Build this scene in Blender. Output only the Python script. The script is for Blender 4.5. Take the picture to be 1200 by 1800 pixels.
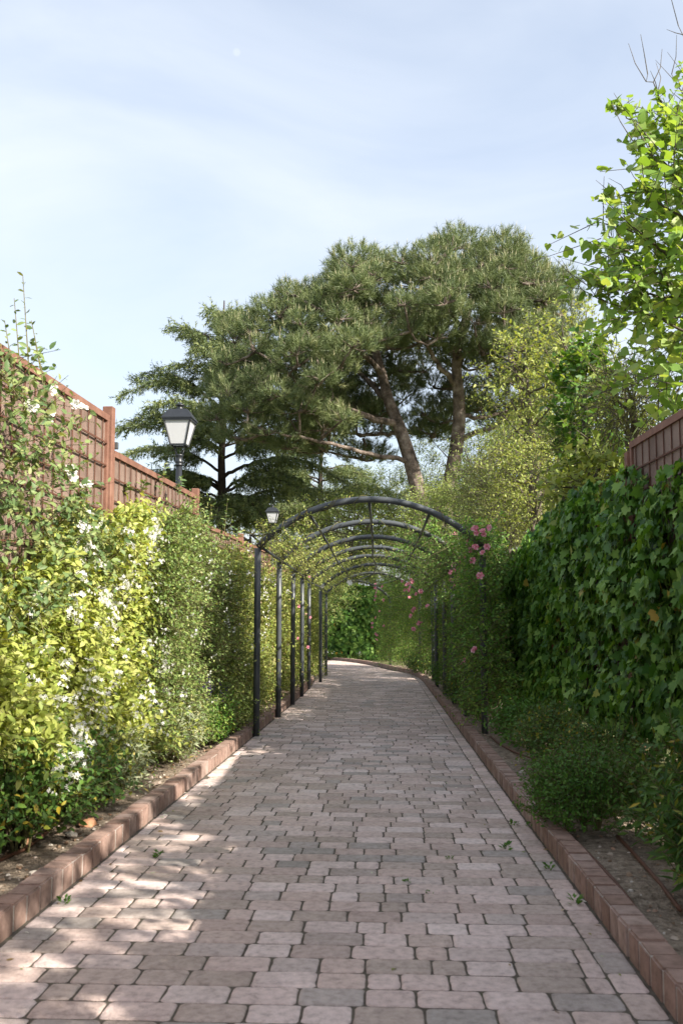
import bpy, bmesh, math, random
import numpy as np
from mathutils import Vector, Matrix, Euler

R = math.radians
scene = bpy.context.scene
for o in list(bpy.data.objects):
    bpy.data.objects.remove(o)
COL = scene.collection

# ------------------------------------------------------------------ camera
FPX = 1600.0                       # focal length in photo pixels (1200 px = 24 mm)
HC = 1.10                          # eye height
SLOPE = 0.035                      # the path falls gently away from the camera
PITCH = math.atan(149 / FPX)
YAW = math.atan(75 / FPX)
cam_d = bpy.data.cameras.new('camera')
cam_d.sensor_fit = 'HORIZONTAL'
cam_d.sensor_width = 24
cam_d.lens = 32
cam_d.clip_start = 0.05
cam_d.clip_end = 3000
cam = bpy.data.objects.new('camera', cam_d)
COL.objects.link(cam)
cam.location = (0, 0, HC)
cam.rotation_euler = (math.pi / 2 + PITCH, 0, YAW)
scene.camera = cam
cam_d.dof.use_dof = True
cam_d.dof.focus_distance = 13.0
cam_d.dof.aperture_fstop = 6.3

# ------------------------------------------------------------------ light
SUN_EL, SUN_AZ = R(35), R(122)     # azimuth clockwise from +Y
SUNV = np.array([math.sin(SUN_AZ) * math.cos(SUN_EL), math.cos(SUN_AZ) * math.cos(SUN_EL), math.sin(SUN_EL)])
world = bpy.data.worlds.new('World')
scene.world = world
world.use_nodes = True
wn, wl = world.node_tree.nodes, world.node_tree.links
wn.clear()
w_out = wn.new('ShaderNodeOutputWorld')
w_bg = wn.new('ShaderNodeBackground')
w_bg.inputs['Strength'].default_value = 0.105
sky = wn.new('ShaderNodeTexSky')
sky.sky_type = 'NISHITA'
sky.sun_disc = False
sky.sun_elevation = SUN_EL
sky.sun_rotation = SUN_AZ
sky.air_density = 1.0
sky.dust_density = 2.6
sky.ozone_density = 1.0
tc = wn.new('ShaderNodeTexCoord')
mp = wn.new('ShaderNodeMapping')
mp.inputs['Scale'].default_value = (1.1, 2.2, 3.2)
mp.inputs['Rotation'].default_value = (0.2, 0.35, 0.5)
nz = wn.new('ShaderNodeTexNoise')
nz.inputs['Scale'].default_value = 1.5
nz.inputs['Detail'].default_value = 6
nz.inputs['Roughness'].default_value = 0.52
nz.inputs['Distortion'].default_value = 0.5
cr = wn.new('ShaderNodeMapRange')
cr.inputs['From Min'].default_value = 0.32
cr.inputs['From Max'].default_value = 0.72
cr.inputs['To Min'].default_value = 0.42
cr.inputs['To Max'].default_value = 0.88
mx = wn.new('ShaderNodeMix')
mx.data_type = 'RGBA'
mx.inputs['B'].default_value = (3.75, 4.0, 4.35, 1)     # thin high cirrus
wl.new(tc.outputs['Generated'], mp.inputs['Vector'])
wl.new(mp.outputs['Vector'], nz.inputs['Vector'])
wl.new(nz.outputs['Fac'], cr.inputs['Value'])
wl.new(cr.outputs['Result'], mx.inputs['Factor'])
wl.new(sky.outputs['Color'], mx.inputs['A'])
# the pale day moon
geo_dot = wn.new('ShaderNodeVectorMath'); geo_dot.operation = 'DOT_PRODUCT'
mo_r = wn.new('ShaderNodeMapRange')
mo_mix = wn.new('ShaderNodeMix'); mo_mix.data_type = 'RGBA'
mo_mix.inputs['B'].default_value = (4.8, 5.0, 5.2, 1)
wl.new(tc.outputs['Generated'], geo_dot.inputs[0])
wl.new(geo_dot.outputs['Value'], mo_r.inputs['Value'])
mo_n = wn.new('ShaderNodeMath'); mo_n.operation = 'MULTIPLY'; mo_n.inputs[1].default_value = 0.14
wl.new(mo_r.outputs['Result'], mo_n.inputs[0])
wl.new(mo_n.outputs[0], mo_mix.inputs['Factor'])
wl.new(mx.outputs['Result'], mo_mix.inputs['A'])
wl.new(mo_mix.outputs['Result'], w_bg.inputs['Color'])
wl.new(w_bg.outputs['Background'], w_out.inputs['Surface'])

sun_d = bpy.data.lights.new('sun', 'SUN')
sun_d.energy = 4.4
sun_d.angle = R(0.55)
sun_d.color = (1.0, 0.93, 0.82)
sun = bpy.data.objects.new('sun', sun_d)
COL.objects.link(sun)
sun.location = (20, -10, 30)
sun.rotation_euler = Vector(SUNV).to_track_quat('Z', 'Y').to_euler()

scene.view_settings.view_transform = 'Standard'
scene.view_settings.look = 'None'
scene.view_settings.exposure = 1.38
scene.view_settings.gamma = 1
scene.view_settings.use_curve_mapping = False
scene.render.engine = 'CYCLES'
scene.cycles.max_bounces = 8
scene.cycles.transparent_max_bounces = 6
scene.cycles.use_denoising = True

# ------------------------------------------------------------------ pixel helpers
_CM = np.array(Euler((math.pi / 2 + PITCH, 0, YAW)).to_matrix())
def ray(px, py):
    return _CM @ np.array([(px - 600) / FPX, -(py - 900) / FPX, -1.0])
def W(px, py, Y):                  # the point at distance Y along the path that a pixel looks at
    d = ray(px, py)
    t = Y / d[1]
    return np.array([0, 0, HC]) + d * t
def G(px, py, h=0.0):              # ground hit
    d = ray(px, py)
    t = (HC - h) / (-d[2] - SLOPE * d[1])
    return np.array([0, 0, HC]) + d * t
def project(P):
    v = (P - np.array([0, 0, HC])) @ _CM
    z = np.maximum(-v[:, 2], 1e-3)
    return 600 + FPX * v[:, 0] / z, 900 - FPX * v[:, 1] / z, -v[:, 2]
def gz(y):
    return -SLOPE * np.minimum(y, 45.0)
md = ray(416, 91); md = md / np.linalg.norm(md)
geo_dot.inputs[1].default_value = tuple(md)
mo_r.inputs['From Min'].default_value = math.cos(0.0042)
mo_r.inputs['From Max'].default_value = math.cos(0.0022)

# ------------------------------------------------------------------ mesh helpers
def mk_mesh(name, V, F, rnd=None, smooth=False):
    V = np.asarray(V, dtype=np.float32); F = np.asarray(F, dtype=np.int32)
    me = bpy.data.meshes.new(name)
    k = F.shape[1]
    me.vertices.add(len(V)); me.vertices.foreach_set('co', V.ravel())
    me.loops.add(F.size); me.loops.foreach_set('vertex_index', F.ravel())
    me.polygons.add(len(F))
    me.polygons.foreach_set('loop_start', np.arange(0, F.size, k, dtype=np.int32))
    me.polygons.foreach_set('loop_total', np.full(len(F), k, dtype=np.int32))
    me.polygons.foreach_set('use_smooth', np.full(len(F), bool(smooth)))
    me.update(calc_edges=True)
    if rnd is not None:
        a = me.attributes.new('rnd', 'FLOAT', 'POINT')
        a.data.foreach_set('value', np.asarray(rnd, dtype=np.float32))
    return me
def obj(name, me, mat=None, parent=None, loc=None):
    o = bpy.data.objects.new(name, me)
    COL.objects.link(o)
    if mat is not None and me is not None and not me.materials:
        me.materials.append(mat)
    if parent is not None:
        o.parent = parent
    if loc is not None:
        o.location = loc
    return o
def thing(name, label, cat, group=None, loc=(0, 0, 0)):
    o = bpy.data.objects.new(name, None)
    o.empty_display_size = 0.1
    COL.objects.link(o)
    o.location = loc
    o['label'] = label; o['category'] = cat
    if group: o['group'] = group
    return o
def tag(o, label, cat, group=None):
    o['label'] = label; o['category'] = cat
    if group: o['group'] = group
    return o
def kind(o, k):
    o['kind'] = k
    return o
class Acc:
    def __init__(self): self.V = []; self.F = []; self.R = []; self.n = 0
    def add(self, V, F, r=0.0):
        V = np.asarray(V, dtype=np.float64); F = np.asarray(F, dtype=np.int64)
        if len(V) == 0: return
        self.V.append(V); self.F.append(F + self.n); self.n += len(V)
        self.R.append(np.full(len(V), r) if np.isscalar(r) else np.asarray(r))
    def mesh(self, name, smooth=False):
        return mk_mesh(name, np.concatenate(self.V), np.concatenate(self.F), np.concatenate(self.R), smooth)
def tube(P, r, sides=6, cap=True):
    P = np.asarray(P, float); n = len(P)
    r = np.full(n, r) if np.isscalar(r) else np.asarray(r, float)
    T = np.gradient(P, axis=0); T /= np.linalg.norm(T, axis=1)[:, None] + 1e-9
    ref = np.array([0, 0, 1.0]) if abs(T[0][2]) < 0.9 else np.array([1.0, 0, 0])
    V = []
    u = np.cross(T[0], ref); u /= np.linalg.norm(u)
    a = np.arange(sides) * 2 * math.pi / sides
    for i in range(n):
        u = u - T[i] * np.dot(u, T[i]); u /= np.linalg.norm(u) + 1e-9
        v = np.cross(T[i], u)
        V.append(P[i] + r[i] * (np.cos(a)[:, None] * u + np.sin(a)[:, None] * v))
    V = np.concatenate(V)
    F = []
    for i in range(n - 1):
        for j in range(sides):
            k = (j + 1) % sides
            a0, a1, b0, b1 = i * sides + j, i * sides + k, (i + 1) * sides + j, (i + 1) * sides + k
            F += [(a0, a1, b1), (a0, b1, b0)]
    if cap:
        for j in range(1, sides - 1):
            F.append((0, j + 1, j)); b = (n - 1) * sides
            F.append((b, b + j, b + j + 1))
    return V, np.array(F)
def box(x0, x1, y0, y1, z0, z1):
    V = np.array([(x, y, z) for z in (z0, z1) for y in (y0, y1) for x in (x0, x1)], float)
    F = np.array([(0, 2, 3), (0, 3, 1), (4, 5, 7), (4, 7, 6), (0, 1, 5), (0, 5, 4), (2, 6, 7), (2, 7, 3), (0, 4, 6), (0, 6, 2), (1, 3, 7), (1, 7, 5)])
    return V, F
def bevel_box(name, sx, sy, sz, bev, seg=1):
    bm = bmesh.new()
    bmesh.ops.create_cube(bm, size=1)
    for v in bm.verts: v.co = Vector((v.co.x * sx, v.co.y * sy, v.co.z * sz))
    bmesh.ops.bevel(bm, geom=bm.edges[:], offset=bev, segments=seg, affect='EDGES', clamp_overlap=True)
    bmesh.ops.triangulate(bm, faces=bm.faces[:])
    me = bpy.data.meshes.new(name); bm.to_mesh(me); bm.free()
    return me
def lathe(prof, sides=12, c=(0, 0, 0)):
    a = np.arange(sides) * 2 * math.pi / sides
    V = np.concatenate([np.stack([c[0] + r * np.cos(a), c[1] + r * np.sin(a), np.full(sides, c[2] + z)], 1) for r, z in prof])
    F = []
    for i in range(len(prof) - 1):
        for j in range(sides):
            k = (j + 1) % sides
            a0, a1, b0, b1 = i * sides + j, i * sides + k, (i + 1) * sides + j, (i + 1) * sides + k
            F += [(a0, a1, b1), (a0, b1, b0)]
    n = (len(prof) - 1) * sides
    for j in range(1, sides - 1): F += [(0, j + 1, j), (n, n + j, n + j + 1)]
    return V, np.array(F)
def unit(a):
    return a / (np.linalg.norm(a, axis=-1, keepdims=True) + 1e-9)
def inst(tv, tf, pos, D, N, sc, rnd):
    D = unit(D); Yv = unit(np.cross(N, D)); Nn = np.cross(D, Yv)
    sc = np.asarray(sc)[:, None, None]
    V = pos[:, None, :] + sc * (tv[None, :, 0:1] * D[:, None] + tv[None, :, 1:2] * Yv[:, None] + tv[None, :, 2:3] * Nn[:, None])
    n, k = len(pos), len(tv)
    F = (tf[None] + (np.arange(n) * k)[:, None, None]).reshape(-1, tf.shape[1])
    return V.reshape(-1, 3), F, np.repeat(rnd, k)

# ------------------------------------------------------------------ leaf templates (length 1 along x, z is the upper side)
def A(x): return np.array(x, float)
def I(x): return np.array(x, int)
T_QUAD = (A([(0, 0, 0), (.45, .26, .07), (1, 0, -.04), (.45, -.26, .07)]), I([(0, 2, 1), (0, 3, 2)]))
T_LANCE = (A([(0, 0, 0), (.5, .11, .03), (1, 0, -.05), (.5, -.11, .03)]), I([(0, 2, 1), (0, 3, 2)]))
T_OVATE = (A([(0, 0, 0), (.28, .22, .05), (.62, .21, .04), (1, 0, -.1), (.62, -.21, .04), (.28, -.22, .05), (.45, 0, 0)]),
           I([(0, 6, 1), (1, 6, 2), (2, 6, 3), (3, 6, 4), (4, 6, 5), (5, 6, 0)]))
T_ROUND = (A([(0, 0, 0), (.2, .3, .05), (.55, .38, .06), (.88, .2, -.02), (1, 0, -.08), (.88, -.2, -.02), (.55, -.38, .06), (.2, -.3, .05), (.5, 0, 0)]),
           I([(0, 8, 1), (1, 8, 2), (2, 8, 3), (3, 8, 4), (4, 8, 5), (5, 8, 6), (6, 8, 7), (7, 8, 0)]))
_iv = [(0, 0), (-.12, .25), (.06, .52), (.25, .34), (.52, .42), (.58, .2), (1.0, 0), (.58, -.2), (.52, -.42), (.25, -.34), (.06, -.52), (-.12, -.25)]
T_IVY = (A([(x, y, -.12 * (x * x) + .10 * abs(y) - .22 * y * y) for x, y in _iv] + [(.3, 0, -.03)]),
         I([(i, 12, (i + 1) % 12) for i in range(12)])[:, [0, 1, 2]])
_he = [(0.06, 0), (-.1, .16), (-.02, .36), (.2, .46), (.45, .40), (.72, .22), (1.05, 0), (.72, -.22), (.45, -.40), (.2, -.46), (-.02, -.36), (-.1, -.16)]
T_HEART = (A([(x, y, -.14 * x * x + .22 * abs(y) - .25 * y * y) for x, y in _he] + [(.35, 0, -.02)]),
           I([(i, 12, (i + 1) % 12) for i in range(12)]))

# ------------------------------------------------------------------ materials
def new_mat(name):
    m = bpy.data.materials.new(name); m.use_nodes = True
    nt = m.node_tree; b = nt.nodes['Principled BSDF']
    return m, nt, b
def ramp_node(nt, cols):
    r = nt.nodes.new('ShaderNodeValToRGB')
    e = r.color_ramp.elements
    while len(e) < len(cols): e.new(0.5)
    for i, (p, c) in enumerate(cols):
        e[i].position = p; e[i].color = (*c, 1)
    return r
def rnd_node(nt):
    at = nt.nodes.new('ShaderNodeAttribute'); at.attribute_name = 'rnd'
    oi = nt.nodes.new('ShaderNodeObjectInfo')
    ad = nt.nodes.new('ShaderNodeMath'); ad.operation = 'ADD'
    fr = nt.nodes.new('ShaderNodeMath'); fr.operation = 'FRACT'
    nt.links.new(at.outputs['Fac'], ad.inputs[0]); nt.links.new(oi.outputs['Random'], ad.inputs[1])
    nt.links.new(ad.outputs[0], fr.inputs[0])
    return fr
def leaf_mat(name, cols, trans=0.35, tint=(1.25, 1.15, 0.5), rough=0.5, spec=0.3):
    m, nt, b = new_mat(name)
    r = ramp_node(nt, cols)
    nt.links.new(rnd_node(nt).outputs[0], r.inputs['Fac'])
    nt.links.new(r.outputs['Color'], b.inputs['Base Color'])
    b.inputs['Roughness'].default_value = rough
    b.inputs['Specular IOR Level'].default_value = spec
    tr = nt.nodes.new('ShaderNodeBsdfTranslucent')
    mu = nt.nodes.new('ShaderNodeMix'); mu.data_type = 'RGBA'; mu.blend_type = 'MULTIPLY'
    mu.inputs['Factor'].default_value = 1; mu.inputs['B'].default_value = (*tint, 1)
    nt.links.new(r.outputs['Color'], mu.inputs['A'])
    nt.links.new(mu.outputs['Result'], tr.inputs['Color'])
    ms = nt.nodes.new('ShaderNodeMixShader'); ms.inputs['Fac'].default_value = trans
    nt.links.new(b.outputs[0], ms.inputs[1]); nt.links.new(tr.outputs[0], ms.inputs[2])
    nt.links.new(ms.outputs[0], nt.nodes['Material Output'].inputs['Surface'])
    return m
def noisy_mat(name, cols, scale=20, rough=0.8, bump=0.3, bscale=None, per_piece=None, metallic=0, spec=0.3, detail=6, bdist=0.01, stain=0):
    """noise-driven colour ramp with fine relief; per_piece adds a ramp that differs from piece to piece"""
    m, nt, b = new_mat(name)
    tcn = nt.nodes.new('ShaderNodeTexCoord')
    geo = nt.nodes.new('ShaderNodeNewGeometry')
    n = nt.nodes.new('ShaderNodeTexNoise'); n.inputs['Scale'].default_value = scale; n.inputs['Detail'].default_value = detail
    n.inputs['Roughness'].default_value = 0.62
    nt.links.new(geo.outputs['Position'], n.inputs['Vector'])
    r = ramp_node(nt, cols)
    nt.links.new(n.outputs['Fac'], r.inputs['Fac'])
    colour = r.outputs['Color']
    if per_piece:
        r2 = ramp_node(nt, per_piece)
        nt.links.new(rnd_node(nt).outputs[0], r2.inputs['Fac'])
        mu = nt.nodes.new('ShaderNodeMix'); mu.data_type = 'RGBA'; mu.blend_type = 'MULTIPLY'; mu.inputs['Factor'].default_value = 1
        nt.links.new(colour, mu.inputs['A']); nt.links.new(r2.outputs['Color'], mu.inputs['B'])
        colour = mu.outputs['Result']
    if stain:
        n3 = nt.nodes.new('ShaderNodeTexNoise'); n3.inputs['Scale'].default_value = stain; n3.inputs['Detail'].default_value = 7; n3.inputs['Roughness'].default_value = .65
        nt.links.new(geo.outputs['Position'], n3.inputs['Vector'])
        r3 = ramp_node(nt, [(.3, (.82, .81, .79)), (.5, (.98, .98, .98)), (.7, (1.05, 1.05, 1.04))])
        nt.links.new(n3.outputs['Fac'], r3.inputs['Fac'])
        m3 = nt.nodes.new('ShaderNodeMix'); m3.data_type = 'RGBA'; m3.blend_type = 'MULTIPLY'; m3.inputs['Factor'].default_value = 1
        nt.links.new(colour, m3.inputs['A']); nt.links.new(r3.outputs['Color'], m3.inputs['B']); colour = m3.outputs['Result']
    nt.links.new(colour, b.inputs['Base Color'])
    b.inputs['Roughness'].default_value = rough
    b.inputs['Metallic'].default_value = metallic
    b.inputs['Specular IOR Level'].default_value = spec
    if bump:
        n2 = nt.nodes.new('ShaderNodeTexNoise'); n2.inputs['Scale'].default_value = bscale or scale * 3; n2.inputs['Detail'].default_value = 5
        nt.links.new(geo.outputs['Position'], n2.inputs['Vector'])
        bp = nt.nodes.new('ShaderNodeBump'); bp.inputs['Strength'].default_value = bump; bp.inputs['Distance'].default_value = bdist
        nt.links.new(n2.outputs['Fac'], bp.inputs['Height']); nt.links.new(bp.outputs['Normal'], b.inputs['Normal'])
    return m
M = {}
M['paver'] = noisy_mat('paver stone', [(0.28, (.60, .60, .60)), (0.45, (.88, .87, .86)), (0.55, (.98, .98, .98)), (0.75, (1.15, 1.13, 1.11))], scale=34, rough=.9, bump=.7, bscale=150, bdist=.008, stain=2.3,
    per_piece=[(0, (.44, .36, .315)), (.14, (.50, .405, .36)), (.3, (.57, .445, .40)), (.45, (.64, .51, .475)), (.56, (.49, .38, .34)), (.66, (.39, .35, .325)), (.8, (.66, .53, .495)), (1, (.70, .585, .555))])
M['joint'] = noisy_mat('joint sand', [(.3, (.05, .042, .034)), (.55, (.115, .096, .076)), (.7, (.065, .07, .038))], scale=14, rough=1, bump=.6, bscale=90)
M['brick'] = noisy_mat('kerb brick', [(.28, (.62, .60, .58)), (.5, (.95, .95, .95)), (.74, (1.25, 1.28, 1.32))], scale=18, rough=.9, bump=.5, bscale=110, bdist=.006, stain=5,
    per_piece=[(0, (.26, .17, .135)), (.35, (.32, .215, .175)), (.6, (.28, .185, .15)), (.8, (.37, .27, .23)), (1, (.30, .215, .185))])
M['mortar'] = noisy_mat('mortar', [(.3, (.30, .26, .23)), (.7, (.46, .41, .37))], scale=30, rough=.95, bump=.5)
M['soil'] = noisy_mat('bed soil', [(.28, (.09, .065, .045)), (.45, (.22, .17, .125)), (.62, (.33, .265, .20)), (.8, (.46, .40, .33))], scale=22, rough=1, bump=1.0, bscale=60, bdist=.03)
M['ground'] = noisy_mat('garden ground', [(.3, (.06, .07, .025)), (.5, (.11, .12, .04)), (.7, (.20, .17, .10))], scale=1.5, rough=1, bump=.6, bscale=20)
M['chip'] = noisy_mat('bark and gravel', [(.3, (.7, .7, .7)), (.7, (1.2, 1.2, 1.2))], scale=30, rough=.95, bump=.3,
    per_piece=[(0, (.12, .075, .045)), (.3, (.25, .17, .11)), (.55, (.40, .32, .25)), (.75, (.55, .50, .44)), (.9, (.35, .17, .09)), (1, (.62, .57, .5))])
M['corten'] = noisy_mat('rusted steel', [(.3, (.14, .068, .047)), (.5, (.20, .098, .068)), (.72, (.255, .14, .10))], scale=9, rough=.75, bump=.2, bscale=120)
M['wire'] = noisy_mat('rusted wire', [(.3, (.085, .036, .022)), (.7, (.14, .06, .038))], scale=12, rough=.8, bump=0)
M['iron'] = noisy_mat('grey paint', [(.3, (.045, .051, .056)), (.7, (.068, .075, .081))], scale=6, rough=.42, bump=.05, bscale=80, spec=.5)
M['lamp_black'] = noisy_mat('black paint', [(.3, (.012, .014, .018)), (.7, (.022, .025, .03))], scale=8, rough=.4, bump=.05, bscale=80, spec=.5)
M['hose'] = noisy_mat('drip hose', [(.3, (.09, .04, .025)), (.7, (.15, .07, .045))], scale=20, rough=.6, bump=.1)
M['bark_pine'] = noisy_mat('pine bark', [(.34, (.05, .04, .033)), (.5, (.15, .115, .095)), (.68, (.29, .245, .21))], scale=3.2, rough=.95, bump=1, bscale=9, bdist=.06)
M['bark'] = noisy_mat('grey bark', [(.3, (.06, .05, .04)), (.7, (.17, .14, .11))], scale=8, rough=.95, bump=.6, bscale=40)
M['bark_dark'] = noisy_mat('dark bark', [(.3, (.03, .025, .02)), (.7, (.08, .06, .05))], scale=6, rough=.95, bump=.6, bscale=30)
M['stem'] = noisy_mat('green stem', [(.3, (.08, .07, .03)), (.7, (.15, .14, .06))], scale=20, rough=.8, bump=0)
# woven sheet behind the fence wires
m, nt, b = new_mat('woven rust sheet')
geo = nt.nodes.new('ShaderNodeNewGeometry')
wv = nt.nodes.new('ShaderNodeTexWave'); wv.wave_type = 'BANDS'; wv.bands_direction = 'Z'; wv.inputs['Scale'].default_value = 48
wv.inputs['Distortion'].default_value = .6; wv.inputs['Detail'].default_value = 2; wv.inputs['Detail Scale'].default_value = 3
nt.links.new(geo.outputs['Position'], wv.inputs['Vector'])
nn = nt.nodes.new('ShaderNodeTexNoise'); nn.inputs['Scale'].default_value = 5; nn.inputs['Detail'].default_value = 8
nt.links.new(geo.outputs['Position'], nn.inputs['Vector'])
r1 = ramp_node(nt, [(.3, (.20, .13, .10)), (.7, (.33, .23, .185))])
nt.links.new(nn.outputs['Fac'], r1.inputs['Fac'])
r2 = ramp_node(nt, [(.2, (.74, .74, .74)), (.6, (1, 1, 1))])
nt.links.new(wv.outputs['Fac'], r2.inputs['Fac'])
mu = nt.nodes.new('ShaderNodeMix'); mu.data_type = 'RGBA'; mu.blend_type = 'MULTIPLY'; mu.inputs['Factor'].default_value = 1
nt.links.new(r1.outputs['Color'], mu.inputs['A']); nt.links.new(r2.outputs['Color'], mu.inputs['B'])
nt.links.new(mu.outputs['Result'], b.inputs['Base Color']); b.inputs['Roughness'].default_value = .85
bp = nt.nodes.new('ShaderNodeBump'); bp.inputs['Strength'].default_value = .6; bp.inputs['Distance'].default_value = .006
nt.links.new(wv.outputs['Fac'], bp.inputs['Height']); nt.links.new(bp.outputs['Normal'], b.inputs['Normal'])
M['sheet'] = m
# opal lamp glass
m, nt, b = new_mat('opal glass')
b.inputs['Base Color'].default_value = (.82, .83, .85, 1); b.inputs['Roughness'].default_value = .25
tr = nt.nodes.new('ShaderNodeBsdfTranslucent'); tr.inputs['Color'].default_value = (.85, .86, .88, 1)
ms = nt.nodes.new('ShaderNodeMixShader'); ms.inputs['Fac'].default_value = .45
nt.links.new(b.outputs[0], ms.inputs[1]); nt.links.new(tr.outputs[0], ms.inputs[2]); nt.links.new(ms.outputs[0], nt.nodes['Material Output'].inputs['Surface'])
M['opal'] = m
# foliage
M['l_jasmine'] = leaf_mat('jasmine leaf', [(0, (.17, .24, .05)), (.25, (.32, .39, .085)), (.6, (.44, .49, .12)), (.9, (.53, .54, .18)), (1, (.22, .30, .06))], .42)
M['l_rose'] = leaf_mat('rose leaf', [(0, (.08, .14, .05)), (.4, (.14, .21, .075)), (.75, (.22, .29, .10)), (1, (.31, .33, .13))], .32)
M['l_fine'] = leaf_mat('fine jasmine leaf', [(0, (.10, .17, .045)), (.5, (.17, .25, .065)), (.85, (.27, .34, .10)), (1, (.38, .40, .16))], .35)
M['l_climber'] = leaf_mat('yellow green climber leaf', [(0, (.15, .21, .05)), (.35, (.26, .33, .075)), (.7, (.38, .43, .11)), (.92, (.47, .47, .17)), (1, (.42, .30, .17))], .4)
M['l_archrose'] = leaf_mat('arch rose leaf', [(0, (.07, .17, .032)), (.4, (.115, .25, .046)), (.75, (.18, .32, .062)), (1, (.29, .39, .09))], .4)
M['l_ivy'] = leaf_mat('ivy leaf', [(0, (.033, .095, .018)), (.3, (.07, .165, .027)), (.6, (.11, .225, .037)), (.85, (.17, .30, .055)), (.985, (.24, .38, .08)), (1, (.40, .25, .05))], .3, (1.2, 1.2, .4), .5, .25)
M['l_linden'] = leaf_mat('linden leaf', [(0, (.14, .25, .05)), (.35, (.21, .34, .075)), (.7, (.30, .42, .11)), (1, (.41, .48, .17))], .42, (1.25, 1.2, .4), .45, .35)
M['l_young'] = leaf_mat('young yellow green leaf', [(0, (.20, .27, .06)), (.5, (.31, .37, .09)), (1, (.43, .45, .15))], .4)
M['l_deep'] = leaf_mat('deep green leaf', [(0, (.05, .13, .02)), (.5, (.09, .20, .025)), (.85, (.18, .29, .04)), (1, (.30, .36, .07))], .35)
M['l_olive'] = leaf_mat('olive toned leaf', [(0, (.15, .19, .05)), (.5, (.24, .28, .08)), (1, (.34, .36, .13))], .35)
M['l_privet'] = leaf_mat('privet leaf', [(0, (.14, .21, .045)), (.5, (.25, .33, .08)), (1, (.36, .41, .13))], .35)
M['l_shrub'] = leaf_mat('low shrub leaf', [(0, (.045, .10, .022)), (.5, (.075, .155, .03)), (.9, (.12, .21, .035)), (1, (.40, .30, .03))], .25)
M['l_bright'] = leaf_mat('bright low shrub leaf', [(0, (.05, .13, .02)), (.5, (.08, .19, .028)), (1, (.13, .25, .04))], .3)
M['l_grey'] = leaf_mat('grey green leaf', [(0, (.16, .20, .11)), (.5, (.23, .27, .15)), (.9, (.32, .34, .20)), (1, (.40, .30, .06))], .2)
M['l_pine'] = leaf_mat('pine needle', [(0, (.08, .115, .048)), (.45, (.135, .175, .072)), (.85, (.20, .24, .105)), (1, (.28, .29, .15))], .2, (1.1, 1.1, .6), .5, .3)
M['l_pine_tip'] = leaf_mat('pine candle', [(0, (.36, .35, .20)), (1, (.46, .42, .26))], .2)
M['l_cedar'] = leaf_mat('cedar needle', [(0, (.075, .115, .05)), (.5, (.14, .18, .07)), (1, (.25, .28, .11))], .2, (1.1, 1.1, .6))
def petal(name, cols): return leaf_mat(name, cols, .35, (1, 1, 1), .6, .2)
M['p_white'] = petal('white petal', [(0, (.74, .74, .68)), (1, (.84, .84, .80))])
M['p_pink'] = petal('pink petal', [(0, (.60, .14, .22)), (.3, (.70, .26, .34)), (.7, (.78, .38, .46)), (1, (.84, .55, .58))])
M['p_purple'] = petal('purple petal', [(0, (.10, .06, .28)), (1, (.20, .13, .45))])
M['p_orange'] = petal('orange petal', [(0, (.65, .18, .03)), (1, (.75, .45, .03))])

# ------------------------------------------------------------------ foliage generators
def vnoise(seed, P, freq):
    rg = np.random.default_rng(seed)
    out = 0
    for k in range(5):
        d = rg.normal(size=3); d /= np.linalg.norm(d)
        d2 = rg.normal(size=3); d2 /= np.linalg.norm(d2)
        out = out + np.sin(freq * (1 + .35 * k) * (P @ d) * 2 + rg.uniform(0, 6.28)) * np.cos(freq * (1 + .3 * k) * (P @ d2) * 2 + rg.uniform(0, 6.28)) / (1 + .25 * k)
    return out / 2.2
def shoots(rg, S, dirs, L, nl, leaf, droop=.25, spread=.9, up=.5, sunw=.65, rand=.55):
    n = len(S); dirs = unit(dirs)
    L = np.broadcast_to(L, (n,))
    ref = unit(rg.normal(size=(n, 3)))
    p1 = unit(np.cross(dirs, ref)); p2 = np.cross(dirs, p1)
    ph = rg.uniform(0, 6.28, n)
    j = np.arange(nl)
    t = (j + rg.uniform(.2, .8, (n, nl))) / nl
    pos = S[:, None] + dirs[:, None] * (L[:, None] * t)[..., None]
    pos[..., 2] -= droop * L[:, None] * t ** 2
    a = ph[:, None] + 2.4 * j[None]
    u = p1[:, None] * np.cos(a)[..., None] + p2[:, None] * np.sin(a)[..., None]
    D = unit(dirs[:, None] * .55 + u * spread + rg.normal(size=(n, nl, 3)) * .2 + np.array([0, 0, -.15]))
    N = unit(np.array([0, 0, up]) + SUNV * sunw + dirs[:, None] * .2 + rg.normal(size=(n, nl, 3)) * rand)
    sc = leaf * rg.uniform(.6, 1.2, (n, nl)) * (1 - .25 * t)
    return pos.reshape(-1, 3), D.reshape(-1, 3), N.reshape(-1, 3), sc.ravel()
_proto = {}
def leaf_proto(key, T, mat):
    k = (key, mat.name)
    if k not in _proto:
        me = mk_mesh('leaf', T[0], T[1], None, True); me.materials.append(mat); _proto[k] = me
    return _proto[k]
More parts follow.
